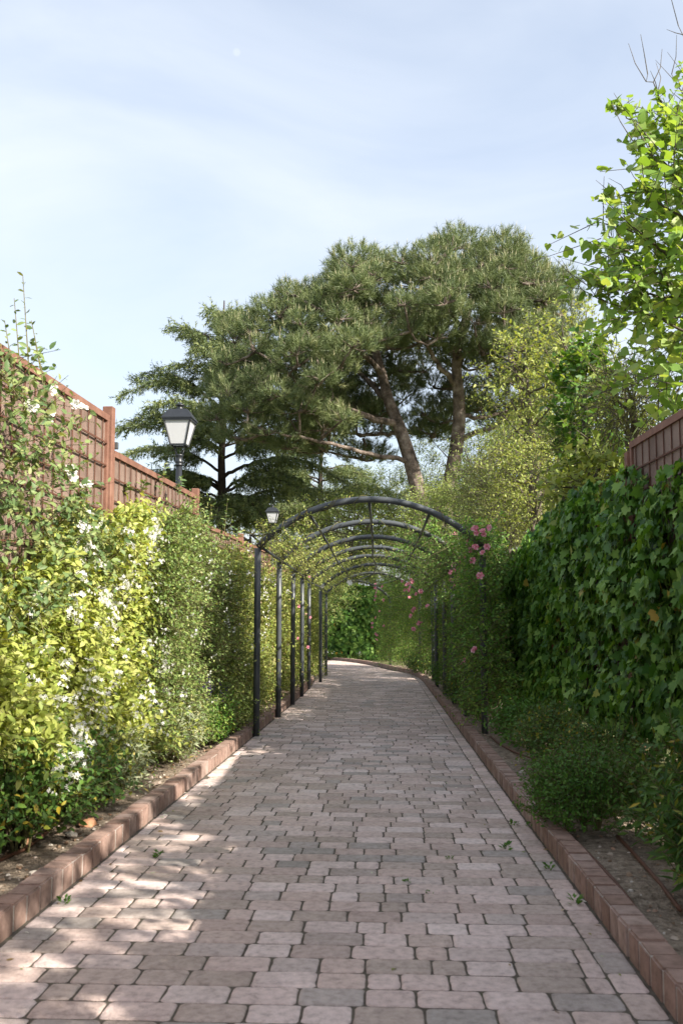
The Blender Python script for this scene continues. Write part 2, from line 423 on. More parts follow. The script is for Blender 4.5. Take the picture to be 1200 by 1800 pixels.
def add_leaves(parent, T, mat, pos, D, N, sc, rg, n_ind=0, pname='foliage', rank=None, key='leaf'):
    """one mesh of leaves under parent; the n_ind that show largest become leaf objects of their own"""
    n = len(pos)
    keep = np.ones(n, bool)
    if n_ind:
        x, y, z = project(pos)
        size = sc * FPX / np.maximum(z, .5)
        vis = (x > 5) & (x < 1195) & (y > 5) & (y < 1795) & (z > .5)
        score = np.where(vis, size, 0) * (1 if rank is None else rank)
        idx = np.argsort(-score)[:n_ind]
        me = leaf_proto(key, T, mat)
        Dn = unit(D[idx]); Yv = unit(np.cross(N[idx], Dn)); Nn = np.cross(Dn, Yv)
        for q, i in enumerate(idx):
            o = bpy.data.objects.new('leaf', me); COL.objects.link(o); o.parent = parent
            s = sc[i]
            o.matrix_basis = Matrix(((Dn[q][0] * s, Yv[q][0] * s, Nn[q][0] * s, pos[i][0]), (Dn[q][1] * s, Yv[q][1] * s, Nn[q][1] * s, pos[i][1]), (Dn[q][2] * s, Yv[q][2] * s, Nn[q][2] * s, pos[i][2]), (0, 0, 0, 1)))
        keep[idx] = False
    V, F, r = inst(T[0], T[1], pos[keep], D[keep], N[keep], sc[keep], rg.random(keep.sum()))
    o = obj(pname, mk_mesh(pname, V, F, r, True), mat, parent)
    o['kind'] = 'stuff'
    return o
def stem_strips(acc, S, dirs, L, r=.003, droop=.25):
    """thin three-sided stems for many shoots at once"""
    n = len(S); dirs = unit(dirs); L = np.broadcast_to(L, (n,))
    ref = unit(np.cross(dirs, np.array([.3, .2, 1.0]))); ref2 = np.cross(dirs, ref)
    rings = []
    for t, k in ((0, 1.2), (1, .5)):
        c = S + dirs * (L * t)[:, None]; c[:, 2] -= droop * L * t * t
        rings.append(np.stack([c + r * k * (ref * math.cos(a) + ref2 * math.sin(a)) for a in (0, 2.1, 4.2)], 1))
    V = np.concatenate(rings, 1)
    f = []
    for i in (0,):
        for j in range(3):
            k = (j + 1) % 3
            f += [(i + j, i + k, i + 3 + k), (i + j, i + 3 + k, i + 3 + j)]
    F = (np.array(f)[None] + (np.arange(n) * 6)[:, None, None]).reshape(-1, 3)
    acc.add(V.reshape(-1, 3), F)
def grow(rg, p, d, L, r, depth, segs, tips, nseg=5, wob=.18, upw=.12, nch=(3, 5), ang=(.5, .95), shrink=.62, start=.3):
    """a branching skeleton: segs collects (points, radii), tips collects (point, direction, level)"""
    P = [np.array(p, float)]; d = unit(np.array(d, float)); ds = [d]
    for i in range(nseg):
        d = unit(d + rg.normal(size=3) * wob + np.array([0, 0, upw]))
        P.append(P[-1] + d * L / nseg); ds.append(d)
    P = np.array(P); rad = np.linspace(r, r * .45, nseg + 1)
    segs.append((P, rad))
    if depth == 0:
        for i in range(1, nseg + 1): tips.append((P[i], ds[i], 0))
        return
    for k in range(rg.integers(nch[0], nch[1] + 1)):
        t = rg.uniform(start, 1.0) * nseg
        i = min(int(t), nseg - 1); q = P[i] + (P[i + 1] - P[i]) * (t - i)
        ax = unit(np.cross(ds[i], rg.normal(size=3)))
        an = rg.uniform(*ang)
        nd = ds[i] * math.cos(an) + ax * math.sin(an)
        grow(rg, q, nd, L * shrink * rg.uniform(.75, 1.2), rad[i] * .55, depth - 1, segs, tips, max(3, nseg - 1), wob, upw, nch, ang, shrink, .25)
    tips.append((P[-1], ds[-1], depth))
def tubes_obj(name, segs, mat, parent, sides=5, minr=0):
    acc = Acc()
    for P, r in segs:
        if r[0] < minr: continue
        V, F = tube(P, r, sides if r[0] < .06 else max(sides, 9), cap=False)
        acc.add(V, F)
    return obj(name, acc.mesh(name, True), mat, parent)

exec_order = []
# ================================================================== SETTING
rg = np.random.default_rng(4)
# --- ground, one sheet to the horizon
xs = np.concatenate([[-900, -300, -100, -40], np.linspace(-16, 16, 33), [40, 100, 300, 900]])
ys = np.concatenate([[-60, -20], np.linspace(-4, 46, 51), [60, 100, 200, 400, 900]])
gx, gy = np.meshgrid(xs, ys)
gzv = gz(gy) - .03 - .02 * np.sin(gx * 1.3) * np.cos(gy * .9)
Vg = np.stack([gx, gy, gzv], -1).reshape(-1, 3)
nx = len(xs)
Fg = np.array([(j * nx + i, j * nx + i + 1, (j + 1) * nx + i + 1, (j + 1) * nx + i) for j in range(len(ys) - 1) for i in range(nx - 1)])
ground = kind(obj('ground', mk_mesh('ground', Vg, Fg, smooth=True), M['ground']), 'structure')

# --- path edges, measured along the kerbs
XR0, XL0 = 0.817, -1.354
rk = [G(x, y) for x, y in [(743, 1196.7), (730, 1187.5), (712, 1182.5), (692, 1178.5), (660, 1170.5), (636, 1166.2), (613, 1163), (578, 1160)]]
RK = [(XR0, -1.0), (XR0, 8.0), (XR0, 14.0), (XR0, 18.2)] + [(p[0], p[1]) for p in rk] + [(rk[-1][0] - 1.6, rk[-1][1] + .7), (rk[-1][0] - 6, rk[-1][1] + 1.5)]
LK = [(XL0, -1.0), (XL0, 8.0), (XL0 - .02, 14.0), (XL0 - .06, 17.5), (-1.52, 20.0), (-1.78, 22.5), (-2.2, 25), (-3.3, 27.5), (-5.5, 29.5), (-8, 30.5)]
def dense(K, step):
    K = np.array(K); s = np.concatenate([[0], np.cumsum(np.linalg.norm(np.diff(K, axis=0), axis=1))])
    t = np.arange(0, s[-1], .05)
    Q = np.stack([np.interp(t, s, K[:, 0]), np.interp(t, s, K[:, 1])], 1)
    for _ in range(3):                       # ease the corners
        Q2 = Q.copy(); w = 9
        for i in range(w, len(Q) - w): Q2[i] = Q[i - w:i + w + 1].mean(0)
        Q = Q2
    s = np.concatenate([[0], np.cumsum(np.linalg.norm(np.diff(Q, axis=0), axis=1))])
    t = np.arange(0, s[-1], step)
    return np.stack([np.interp(t, s, Q[:, 0]), np.interp(t, s, Q[:, 1])], 1)
RKd, LKd = dense(RK, .05), dense(LK, .05)
def xr(y): return np.interp(y, RKd[:, 1], RKd[:, 0])
def xl(y): return np.interp(y, LKd[:, 1], LKd[:, 0])

# --- path bed and pavers
yy = np.arange(-1, 34.4, .25)
Vp = []
for y in yy: Vp += [(xl(y) - .05, y, gz(y) - .003), (xr(y) + .05, y, gz(y) - .003)]
Fp = np.array([(2 * i, 2 * i + 1, 2 * i + 3, 2 * i + 2) for i in range(len(yy) - 1)])
path = kind(obj('path', mk_mesh('path', Vp, Fp), M['joint']), 'structure')
def paver_geo(rg, x0, x1, y0, y1, detail):
    w, l = x1 - x0, y1 - y0
    cx, cy = (x0 + x1) / 2, (y0 + y1) / 2
    hx, hy = w / 2, l / 2
    c = min(.0135, w * .15, l * .15) * rg.uniform(.8, 1.2)
    pts = []
    if detail:
        for sx, sy in ((1, -1), (1, 1), (-1, 1), (-1, -1)):
            k = c * rg.uniform(.75, 1.3)
            corner = [(sx * hx, sy * (hy - k)), (sx * (hx - .3 * k), sy * (hy - .3 * k)), (sx * (hx - k), sy * hy)]
            if sx * sy < 0: corner = corner[::-1]
            pts += corner
            # a worn point along the next side
        P = np.array(pts)
        Q = []
        for i in range(len(P)):
            Q.append(P[i])
            a, b_ = P[i], P[(i + 1) % len(P)]
            if np.linalg.norm(a - b_) > .05:
                Q += [a + (b_ - a) * .33, a + (b_ - a) * .67]
        P = np.array(Q) + rg.normal(size=(len(Q), 2)) * .0011
    else:
        P = np.array([(hx, -hy + c), (hx, hy - c), (hx - c, hy), (-hx + c, hy), (-hx, hy - c), (-hx, -hy + c), (-hx + c, -hy), (hx - c, -hy)])
        P = P + rg.normal(size=P.shape) * .0012
    n = len(P)
    tilt = rg.normal(size=2) * .004
    dz = abs(rg.normal()) * .0013
    z = lambda p, h: gz(cy + p[1]) + h + dz + p[0] * tilt[0] + p[1] * tilt[1]
    bev = .0045
    ins = P * (1 - np.array([bev / hx, bev / hy]))
    ins2 = P * (1 - np.array([3.2 * bev / hx, 3.2 * bev / hy]))
    rings = [(P * 1.0, -.03), (P, -.006), (ins, -.0008), (ins2, .0012)] if detail else [(P * 1.0, -.03), (P, -.004), (ins2, .0012)]
    V = np.array([(cx + p[0], cy + p[1], z(p, h)) for ring, h in rings for p in ring])
    F = []
    for k in range(len(rings) - 1):
        for i in range(n):
            j = (i + 1) % n
            F += [(k * n + i, k * n + j, (k + 1) * n + j), (k * n + i, (k + 1) * n + j, (k + 1) * n + i)]
    b0 = (len(rings) - 1) * n
    for i in range(1, n - 1): F.append((b0, b0 + i, b0 + i + 1))
    return V, np.array(F)
prg = np.random.default_rng(11)
COURSE, GAP = .130, .0042
far_acc = Acc(); n_single = 0
y = 2.02
while y < 34.2:
    l = COURSE * prg.uniform(.98, 1.02)
    ym = y + l / 2
    a, b_ = float(xl(ym)) + .012, float(xr(ym)) - .008
    bw = .105
    x = a + prg.uniform(-.16, 0)
    cuts = []
    while x < b_ - bw - .02:
        w = prg.choice([.108, .155, .208], p=[.16, .32, .52]) * prg.uniform(.95, 1.05)
        x1 = x + w
        if x1 > b_ - bw - .06: x1 = b_ - bw
        cuts.append((max(x, a), x1)); x = x1
    for (u0, u1) in cuts:
        if u1 - u0 < .035: continue
        near = n_single < 300 and y > 2.2
        V, F = paver_geo(prg, u0 + GAP / 2, u1 - GAP / 2, y + GAP / 2, y + l - GAP / 2, y < 6.5)
        if near:
            me = mk_mesh('paver', V, F, np.full(len(V), prg.random()))
            obj('paver', me, M['paver'], path); n_single += 1
        else:
            far_acc.add(V, F, prg.random())
    y += l
yb = 2.0                                     # the single border course along the kerb
while yb < 24:
    l = prg.uniform(.12, .19); ym = yb + l / 2
    e = float(xr(ym)) - .008
    V, F = paver_geo(prg, e - .105 + GAP / 2, e - GAP / 4, yb + GAP / 2, yb + l - GAP / 2, yb < 6.5)
    V[:, 0] += np.interp(V[:, 1], RKd[:, 1], RKd[:, 0]) - float(xr(ym))
    far_acc.add(V, F, prg.choice([.2, .3, .6, .66, .7, .45, .1]) + prg.uniform(-.04, .04)); yb += l
kind(obj('paver', far_acc.mesh('paver_rest'), M['paver'], path), 'stuff')

# --- kerbs of upright bricks
kb_me = [bevel_box('brick', .096 + .002 * i, .119, .172, .006 + .001 * i, 2) for i in range(3)]
for me in kb_me: me.materials.append(M['brick']); me.polygons.foreach_set('use_smooth', np.zeros(len(me.polygons), bool))
def kerb(name, K, side, y0, y1, label):
    pts = dense(K, .01)
    sel = pts[(pts[:, 1] >= y0)]
    ctr = []
    acc_d = 0; last = None
    T = np.gradient(sel, axis=0); T = unit(T)
    Nn = np.stack([T[:, 1], -T[:, 0]], 1) * side          # away from the path
    mid = sel + Nn * .05
    # mortar core
    rows = mid[::8]; nr = Nn[::8]
    V = []
    for q, nq in zip(rows, nr):
        z = gz(q[1])
        for off, h in ((-.044, -.05), (-.044, .089), (.044, .089), (.044, -.05)):
            V.append((q[0] + nq[0] * off, q[1] + nq[1] * off, z + h))
    F = []
    for i in range(len(rows) - 1):
        for j in range(3): F.append((4 * i + j, 4 * i + j + 1, 4 * i + 5 + j, 4 * i + 4 + j))
    kb = kind(obj(name, mk_mesh(name, V, F), M['mortar']), 'structure')
    kb['label'] = label
    s = np.concatenate([[0], np.cumsum(np.linalg.norm(np.diff(mid, axis=0), axis=1))])
    krg = random.Random(5 + side)
    d = 0.06
    while d < s[-1] - .1:
        x = np.interp(d, s, mid[:, 0]); yv = np.interp(d, s, mid[:, 1])
        if yv > y1: break
        i = min(np.searchsorted(s, d), len(T) - 1)
        o = obj('brick', kb_me[krg.randrange(3)], None, kb)
        o.location = (x + krg.uniform(-.002, .002), yv, gz(yv) + .012 + krg.uniform(-.005, .004))
        o.rotation_euler = (math.atan(-SLOPE) + krg.uniform(-.02, .02), krg.uniform(-.022, .022), math.atan2(T[i][1], T[i][0]) - math.pi / 2 + krg.uniform(-.012, .012))
        d += .127 + krg.uniform(-.001, .002)
    return kb
kerb('kerb', RK, 1, 2.1, 36, 'low kerb of upright terracotta bricks curving along the shaded right side of the path')
kerb('kerb', LK, -1, 2.5, 19.5, 'low kerb of upright terracotta bricks along the sunlit left side of the path')

# --- planting beds
def bed(name, x0f, x1f, y0, y1, label, seed):
    n_y = int((y1 - y0) / .06); n_x = 14
    ysb = np.linspace(y0, y1, n_y); V = []
    for yv in ysb:
        a, b_ = x0f(yv), x1f(yv)
        for k in range(n_x): V.append((a + (b_ - a) * k / (n_x - 1), yv, gz(yv) + .035))
    V = np.array(V); V[:, 2] += .018 * vnoise(seed, V, 3.0) + .01 * vnoise(seed + 1, V, 11)
    F = np.array([(j * n_x + i, j * n_x + i + 1, (j + 1) * n_x + i + 1, (j + 1) * n_x + i) for j in range(n_y - 1) for i in range(n_x - 1)])
    o = kind(obj(name, mk_mesh(name, V, F, smooth=True), M['soil']), 'structure'); o['label'] = label
    r = np.random.default_rng(seed)
    n = 4200
    yv = y0 + (y1 - y0) * r.random(n) ** 1.7
    xv = x0f(yv) + (x1f(yv) - x0f(yv)) * r.uniform(.03, .97, n)
    P = np.stack([xv, yv, gz(yv) + .038 + .018 * vnoise(seed, np.stack([xv, yv, gz(yv) + .035], 1), 3.0)], 1)
    tv = A([(-.5, -.35, 0), (.5, -.3, 0), (.42, .38, 0), (-.4, .3, 0), (-.3, -.2, .3), (.3, -.15, .34), (.22, .2, .3), (-.25, .18, .26)])
    tf = I([(4, 5, 6), (4, 6, 7), (0, 1, 5), (0, 5, 4), (1, 2, 6), (1, 6, 5), (2, 3, 7), (2, 7, 6), (3, 0, 4), (3, 4, 7)])
    V2, F2, rr = inst(tv, tf, P, np.concatenate([r.normal(size=(n, 2)), np.zeros((n, 1))], 1), np.array([0, 0, 1.0]) + r.normal(size=(n, 3)) * .25, r.gamma(1.6, .006, n) + .003, r.random(n))
    kind(obj('gravel', mk_mesh('gravel', V2, F2, rr), M['chip'], o), 'stuff')
    return o
XFL, XFR = -1.95, 1.70
bed('soil_bed', lambda y: xl(y) * 0 + XFL - .3, lambda y: xl(y) - .085, 2.4, 19, 'pale dry soil with wood chips between brick kerb and rusty fence', 21)
bed('soil_bed', lambda y: xr(y) + .085, lambda y: xr(y) * 0 + np.maximum(XFR + .3, xr(y) + .6), 2.2, 27, 'shaded gravelly soil below the ivy wall', 22)

# ================================================================== FENCES
def fence(name, X, side, posts, tops, label, gap, rise=.07):
    """side +1: the path lies towards +X"""
    f = thing(name, label, 'fence', loc=(X, posts[0], gz(posts[0])))
    org = np.array([X, posts[0], gz(posts[0])])
    for i, yv in enumerate(posts):
        zt = (tops[max(i - 1, 0)]) + rise
        me = bevel_box('post', .072, .072, zt - gz(yv) + .1, .004)
        me.materials.append(M['corten'])
        o = obj('post', me, None, f); o.location = np.array([X, yv, (zt + gz(yv) - .1) / 2]) - org
        for zc in (zt - .22,):
            c = obj('clamp', bevel_box('clamp', .05, .03, .05, .003), M['iron'], o)
            c.location = (side * .03, .052, zc - (zt + gz(yv) - .1) / 2 - .05)
    for i in range(len(posts) - 1):
        y0, y1, zt = posts[i] + .05, posts[i + 1] - .05, tops[i]
        zb = min(gz(y1) + gap, zt - .5)
        acc = Acc()
        t = .045
        acc.add(*box(-.022, .022, y0, y1, zt - t, zt))
        acc.add(*box(-.0215, .0215, y0, y1, zb, zb + t))
        acc.add(*box(-.021, .021, y0 + .002, y0 + t, zb + t, zt - t))
        acc.add(*box(-.021, .021, y1 - t, y1 - .002, zb + t, zt - t))
        me = acc.mesh('panel_frame'); pf = obj('panel_frame', me, M['corten'], f); pf.location = np.array([X, 0, 0]) - org
        sh = obj('woven_sheet', None if False else (lambda a: (a.add(*box(-.006, .002, y0 + t, y1 - t, zb + t, zt - t)), a.mesh('woven_sheet'))[1])(Acc()), M['sheet'], pf)
        wa = Acc()
        xw = side * .012
        yv = y0 + t + .15
        while yv < y1 - t - .05:
            wa.add(*box(xw - .003, xw + .003, yv - .003, yv + .003, zb + t, zt - t)); yv += .152
        z = zt - t - .16
        while z > zb + .1:
            wa.add(*box(xw + side * .006 - .004, xw + side * .006 + .004, y0 + t, y1 - t, z - .005, z + .005)); z -= .157
        obj('wire_grid', wa.mesh('wire_grid'), M['wire'], pf)
    return f
LP = [.3, 3.3, 6.3, 9.3, 12.3, 15.3, 18.3]
def abs_h(y, h): return gz(y) + h
LT = [2.62 - .035 * 2, 2.55 - .035 * 5.0, 2.42 - .035 * 7.8, 2.285 - .035 * 11.4, 2.30 - .035 * 12.4, 2.2 - .035 * 16.8]
fence('corten_fence', XFL, 1, LP, LT, 'rust-coloured steel fence with wire grid panels stepping down behind the sunlit climbers', .02)
RP = [-5.7, -2.7, .3, 3.3, 6.3, 9.3, 12.3, 15.3, 18.3]
RT = [2.1, 2.0, 1.85, 2.35 - .035 * 5.6, 2.12 - .035 * 7.8, 2.08 - .035 * 10.8, 2.1 - .035 * 13.8, 2.05 - .035 * 16.8]
fence('corten_fence', XFR, -1, RP, RT, 'dark rusty steel fence whose top corner shows above the ivy wall', .42, -.06)

# ================================================================== STREET LAMPS
def lamp(loc, top, s, label):
    f = thing('street_lamp', label, 'street lamp', 'lantern street lamps behind the fence', loc)
    h = top - loc[2]                       # full height
    lb = h - .86 * s                       # foot of the lantern bracket
    a = Acc(); a.add(*lathe([(.11, -.05), (.11, .12), (.085, .2), (.085, .8), (.06, .9), (.048, 1.0), (.042 * s + .004, lb)], 14))
    obj('pole', a.mesh('pole', True), M['lamp_black'], f)
    a = Acc(); a.add(*lathe([(.045 * s, lb - .16 * s), (.062 * s, lb - .15 * s), (.062 * s, lb - .125 * s), (.05 * s, lb - .115 * s), (.065 * s, lb - .10 * s), (.065 * s, lb - .08 * s), (.052 * s, lb - .06 * s), (.06 * s, lb), (.075 * s, lb + .02 * s), (.03 * s, lb + .03 * s)], 16))
    obj('collar', a.mesh('collar', True), M['lamp_black'], f)
    b0, b1 = .115 * s, .205 * s            # half widths, bottom and top of the glass
    z0, z1 = lb + .17 * s, lb + .55 * s
    for sx, sy in ((1, 1), (1, -1), (-1, 1), (-1, -1)):
        V, F = tube([(sx * .03 * s, sy * .03 * s, lb + .01 * s), (sx * .055 * s, sy * .055 * s, lb + .075 * s), (sx * .06 * s, sy * .06 * s, lb + .12 * s), (sx * (b0 - .004), sy * (b0 - .004), z0)], .009 * s, 6)
        obj('bracket', mk_mesh('bracket', V, F, smooth=True), M['lamp_black'], f)
    fr = Acc()
    for sx, sy in ((1, 1), (1, -1), (-1, 1), (-1, -1)):
        V, F = tube([(sx * b0, sy * b0, z0), (sx * b1, sy * b1, z1)], .014 * s, 4); fr.add(V, F)
    for b_, z, t in ((b0, z0, .012), (b1, z1, .016)):
        for sgn in (1, -1):
            fr.add(*box(-b_ - t * s, b_ + t * s, sgn * b_ - t * s, sgn * b_ + t * s, z - t * s, z + t * s))
            fr.add(*box(sgn * b_ - t * s * .98, sgn * b_ + t * s * .98, -b_ + t * s, b_ - t * s, z - t * s * .98, z + t * s * .98))
    obj('lantern_frame', fr.mesh('lantern_frame'), M['lamp_black'], f)
    for k in range(4):
        ca, sa = math.cos(k * math.pi / 2), math.sin(k * math.pi / 2)
        V = []
        for th in (0, .006):
            for (u, z, w) in ((-1, z0, b0), (1, z0, b0), (1, z1, b1), (-1, z1, b1)):
                x_, y_ = u * w * .98, -(w - th - .002)
                V.append((x_ * ca - y_ * sa, x_ * sa + y_ * ca, z))
        F = [(0, 1, 2), (0, 2, 3), (4, 6, 5), (4, 7, 6), (0, 4, 5), (0, 5, 1), (2, 6, 7), (2, 7, 3), (1, 5, 6), (1, 6, 2), (3, 7, 4), (3, 4, 0)]
        obj('pane', mk_mesh('pane', V, F), M['opal'], f)
    a = Acc()
    e = b1 + .03 * s
    prof = [(e, z1 + .014 * s), (e, z1 + .035 * s), (e * .62, z1 + .165 * s), (e * .60, z1 + .17 * s), (.055 * s, z1 + .185 * s)]
    V = np.array([(sx * r, sy * r, z) for r, z in prof for sx, sy in ((1, 1), (-1, 1), (-1, -1), (1, -1))])
    F = [(0, 2, 1), (0, 3, 2)]
    for i in range(len(prof) - 1):
        for j in range(4):
            k = (j + 1) % 4
            F += [(4 * i + j, 4 * i + k, 4 * i + 4 + k), (4 * i + j, 4 * i + 4 + k, 4 * i + 4 + j)]
    n = 4 * (len(prof) - 1); F += [(n, n + 1, n + 2), (n, n + 2, n + 3)]
    a.add(V, F); obj('roof', a.mesh('roof'), M['lamp_black'], f)
    a = Acc(); zf = z1 + .185 * s
    a.add(*lathe([(.06 * s, zf - .01 * s), (.05 * s, zf + .02 * s), (.035 * s, zf + .05 * s), (.075 * s, zf + .06 * s), (.078 * s, zf + .068 * s), (.05 * s, zf + .085 * s), (.015 * s, zf + .095 * s), (.018 * s, zf + .11 * s), (.004 * s, zf + .125 * s)], 14))
    obj('finial', a.mesh('finial', True), M['lamp_black'], f)
p = W(316.5, 706, 10.8)
lamp((p[0], p[1], gz(p[1]) - .02), p[2], .78, 'tall black lantern lamp with white panes rising behind the rusty fence')
p = W(479, 886, 24.0)
lamp((p[0], p[1], gz(p[1]) - .02), p[2], .74, 'small distant black lantern lamp just left of the first arch')

# ================================================================== PERGOLA ARCHES
ARC = [(9.5, -.154, 0), (11.5, -.158, 0), (13.4, -.17, 0), (15.1, -.19, 0), (16.9, -.22, .02), (19.0, -.28, .06), (20.9, -.56, .2), (22.7, -1.0, .36)]
for k, (yR, rz_) in {5: (19.2, .06), 6: (22.4, .28), 7: (26.3, .5)}.items():
    ARC[k] = (yR - 1.17 * math.sin(rz_), float(xr(yR)) + .19 - 1.17 * math.cos(rz_), rz_)
AW, ASPR, ARISE, AR = 1.17, 1.95, .50, .034
rad = (AW ** 2 + ARISE ** 2) / (2 * ARISE)
ang = math.asin(AW / rad)
def arch_pt(i, u, extra=0):               # u from -1 (left) to 1 (right) along the bow
    yv, xc, rz = ARC[i]
    a = u * ang
    lx, lz = (rad + extra) * math.sin(a), ASPR + ARISE - rad + (rad + extra) * math.cos(a)
    return np.array([xc + lx * math.cos(rz), yv + lx * math.sin(rz), gz(yv) + lz])
ordn = ['nearest', 'second', 'third', 'fourth', 'fifth', 'sixth', 'seventh', 'farthest']
for i, (yv, xc, rz) in enumerate(ARC):
    f = thing('pergola_arch', 'dark grey tubular steel arch, %s of the eight over the path' % (ordn[i] if i in (0, 7) else ordn[i] + ' nearest'), 'arch', 'steel arches over the path', (xc, yv, gz(yv)))
    org = np.array([xc, yv, gz(yv)])
    for sd in (-1, 1):
        q = arch_pt(i, sd) - org
        V, F = tube([(q[0], q[1], -.05), (q[0], q[1], .6), (q[0], q[1], 1.3), (q[0], q[1], ASPR - .01)], AR, 14)
        po = obj('post', mk_mesh('post', V, F, smooth=True), M['iron'], f)
        V, F = lathe([(AR + .004, .33), (AR + .005, .335), (AR + .005, .36), (AR + .004, .365)], 14, (q[0], q[1], 0))
        obj('sleeve', mk_mesh('sleeve', V, F, smooth=True), M['iron'], po)
    P = np.array([arch_pt(i, u) - org for u in np.linspace(-1.0, 1.0, 25)])
    V, F = tube(P, AR, 14); bow = obj('bow', mk_mesh('bow', V, F, smooth=True), M['iron'], f)
    if i < len(ARC) - 1:
        for u in (-.98, -.5, 0, .5, .98):
            a0, a1 = arch_pt(i, u, -.03) - org, arch_pt(i + 1, u, -.03) - org
            V, F = tube([a0, a1], .016, 8); obj('tie_bar', mk_mesh('tie_bar', V, F, smooth=True), M['iron'], f)

# ================================================================== CLIMBERS AND HEDGES ALONG THE PATH
def slab(rg, n, y0, y1, top, bot, front, thick, out, seed, bump=.1, bf=2.2, ypow=1.0):
    """starting points of shoots in a bumpy wall of foliage; front(y, h) is the x of its face, out = +1/-1 the side it faces"""
    yv = y0 + (y1 - y0) * rg.random(n) ** ypow
    b_, t = bot(yv), top(yv)
    h = b_ + (t - b_) * rg.random(n)
    P0 = np.stack([np.zeros(n), yv, h], 1)
    f = front(yv, h) + out * bump * vnoise(seed, P0, bf)
    x = f - out * thick * rg.random(n) ** 1.6
    return np.stack([x, yv, h + gz(yv)], 1)
def cst(v): return lambda y: np.full(np.shape(y), float(v))
def climber(name, label, cat, seed, y0, y1, top, bot, front, thick, out, T, mat, nsh, nl, leaf, L=(.12, .3), n_ind=0, bump=.1, bf=2.2, droop=.3, group=None, stems=True, upb=.35, root_x=None, ypow=1.0, rand=.6, key='leaf', stemmat=None):
    rg = np.random.default_rng(seed)
    t = thing(name, label, cat, group)
    S = slab(rg, nsh, y0, y1, top, bot, front, thick, out, seed, bump, bf, ypow)
    d = np.stack([out * rg.uniform(.3, 1.1, nsh), rg.normal(size=nsh) * .6, rg.normal(size=nsh) * .5 + upb], 1)
    Ls = rg.uniform(L[0], L[1], nsh)
    pos, D, N, sc = shoots(rg, S, d, Ls, nl, leaf, droop, rand=rand)
    add_leaves(t, T, mat, pos, D, N, sc, rg, n_ind, key=key)
    acc = Acc()
    if stems: stem_strips(acc, S, d, Ls, .0022, droop)
    rx = root_x if root_x is not None else None
    n_root = max(2, int((y1 - y0) * 1.6))
    for k in range(n_root):                         # woody stems from the soil up the fence
        yv = rg.uniform(y0 + .1, y1 - .1)
        xb = (front(np.array([yv]), np.array([.1]))[0] - out * (thick * .6)) if rx is None else rx
        hh = float(top(np.array([yv]))[0]) * rg.uniform(.7, .95)
        P = [np.array([xb + rg.normal() * .02, yv, gz(yv) + .01])]
        for q in range(1, 7):
            hq = hh * q / 6
            P.append(np.array([xb + rg.normal() * .03 + out * .05, yv + rg.normal() * .06 + .06 * (q % 2), gz(yv) + hq]))
        V, F = tube(P, np.linspace(.012, .004, 7), 5); acc.add(V, F)
    kind(obj('stem', acc.mesh('stem'), stemmat or M['stem'], t), 'stuff')
    return t
# flowers
def flower_mesh(name, petals, rings, r, mat, seed):
    g = np.random.default_rng(seed); acc = Acc()
    for k in range(rings):
        rr = r * (1 - .27 * k); lift = .25 + .45 * k
        for j in range(petals):
            a = 6.283 * (j + .5 * (k % 2)) / petals + g.normal() * .1
            D = np.array([[math.cos(a), math.sin(a), lift * (.6 + .5 * g.random())]])
            V, F, _ = inst(A([(0.1, 0, 0), (.5, .34, .12), (.9, .26, .1), (1, 0, .02), (.9, -.26, .1), (.5, -.34, .12), (.6, 0, -.02)]), T_OVATE[1], np.zeros((1, 3)), D, np.array([[0, 0, 1.0]]), np.array([rr]), np.zeros(1))
            acc.add(V, F, g.random())
    me = acc.mesh(name, True); me.materials.append(mat); return me
F_PINK = [flower_mesh('rose_flower', 6, 3, .042, M['p_pink'], k) for k in range(4)]
F_WROSE = [flower_mesh('rose_flower', 6, 2, .046, M['p_white'], 10 + k) for k in range(3)]
def cluster_mesh(name, n, R0, r, mat, seed):
    g = np.random.default_rng(seed); acc = Acc()
    for k in range(n):
        c = g.normal(size=3) * R0 * .55; ax = unit(g.normal(size=3) + np.array([0, 0, 1]))
        u = unit(np.cross(ax, g.normal(size=3))); v = np.cross(ax, u)
        for j in range(5):
            a = 6.283 * j / 5
            V, F, _ = inst(T_QUAD[0], T_QUAD[1], c[None], (u * math.cos(a) + v * math.sin(a))[None], ax[None], np.array([r]), np.zeros(1))
            acc.add(V, F, g.random())
    me = acc.mesh(name, True); me.materials.append(mat); return me
F_JAS = [cluster_mesh('flower_cluster', 7, .04, .019, M['p_white'], 30 + k) for k in range(4)]
F_JAS1 = [cluster_mesh('flower_cluster', 4, .03, .016, M['p_white'], 40 + k) for k in range(3)]
def put_flowers(t, name, meshes, pts, normals, rg, s=(.8, 1.2)):
    many = 'cluster' in meshes[0].name or 'spike' in meshes[0].name
    for p, n in zip(pts, normals):
        o = bpy.data.objects.new(name, meshes[rg.integers(len(meshes))]); COL.objects.link(o); o.parent = t
        o.location = p
        q = Vector(n).to_track_quat('Z', 'Y').to_euler(); o.rotation_euler = q
        k = rg.uniform(*s); o.scale = (k, k, k)
        if many: o['kind'] = 'stuff'

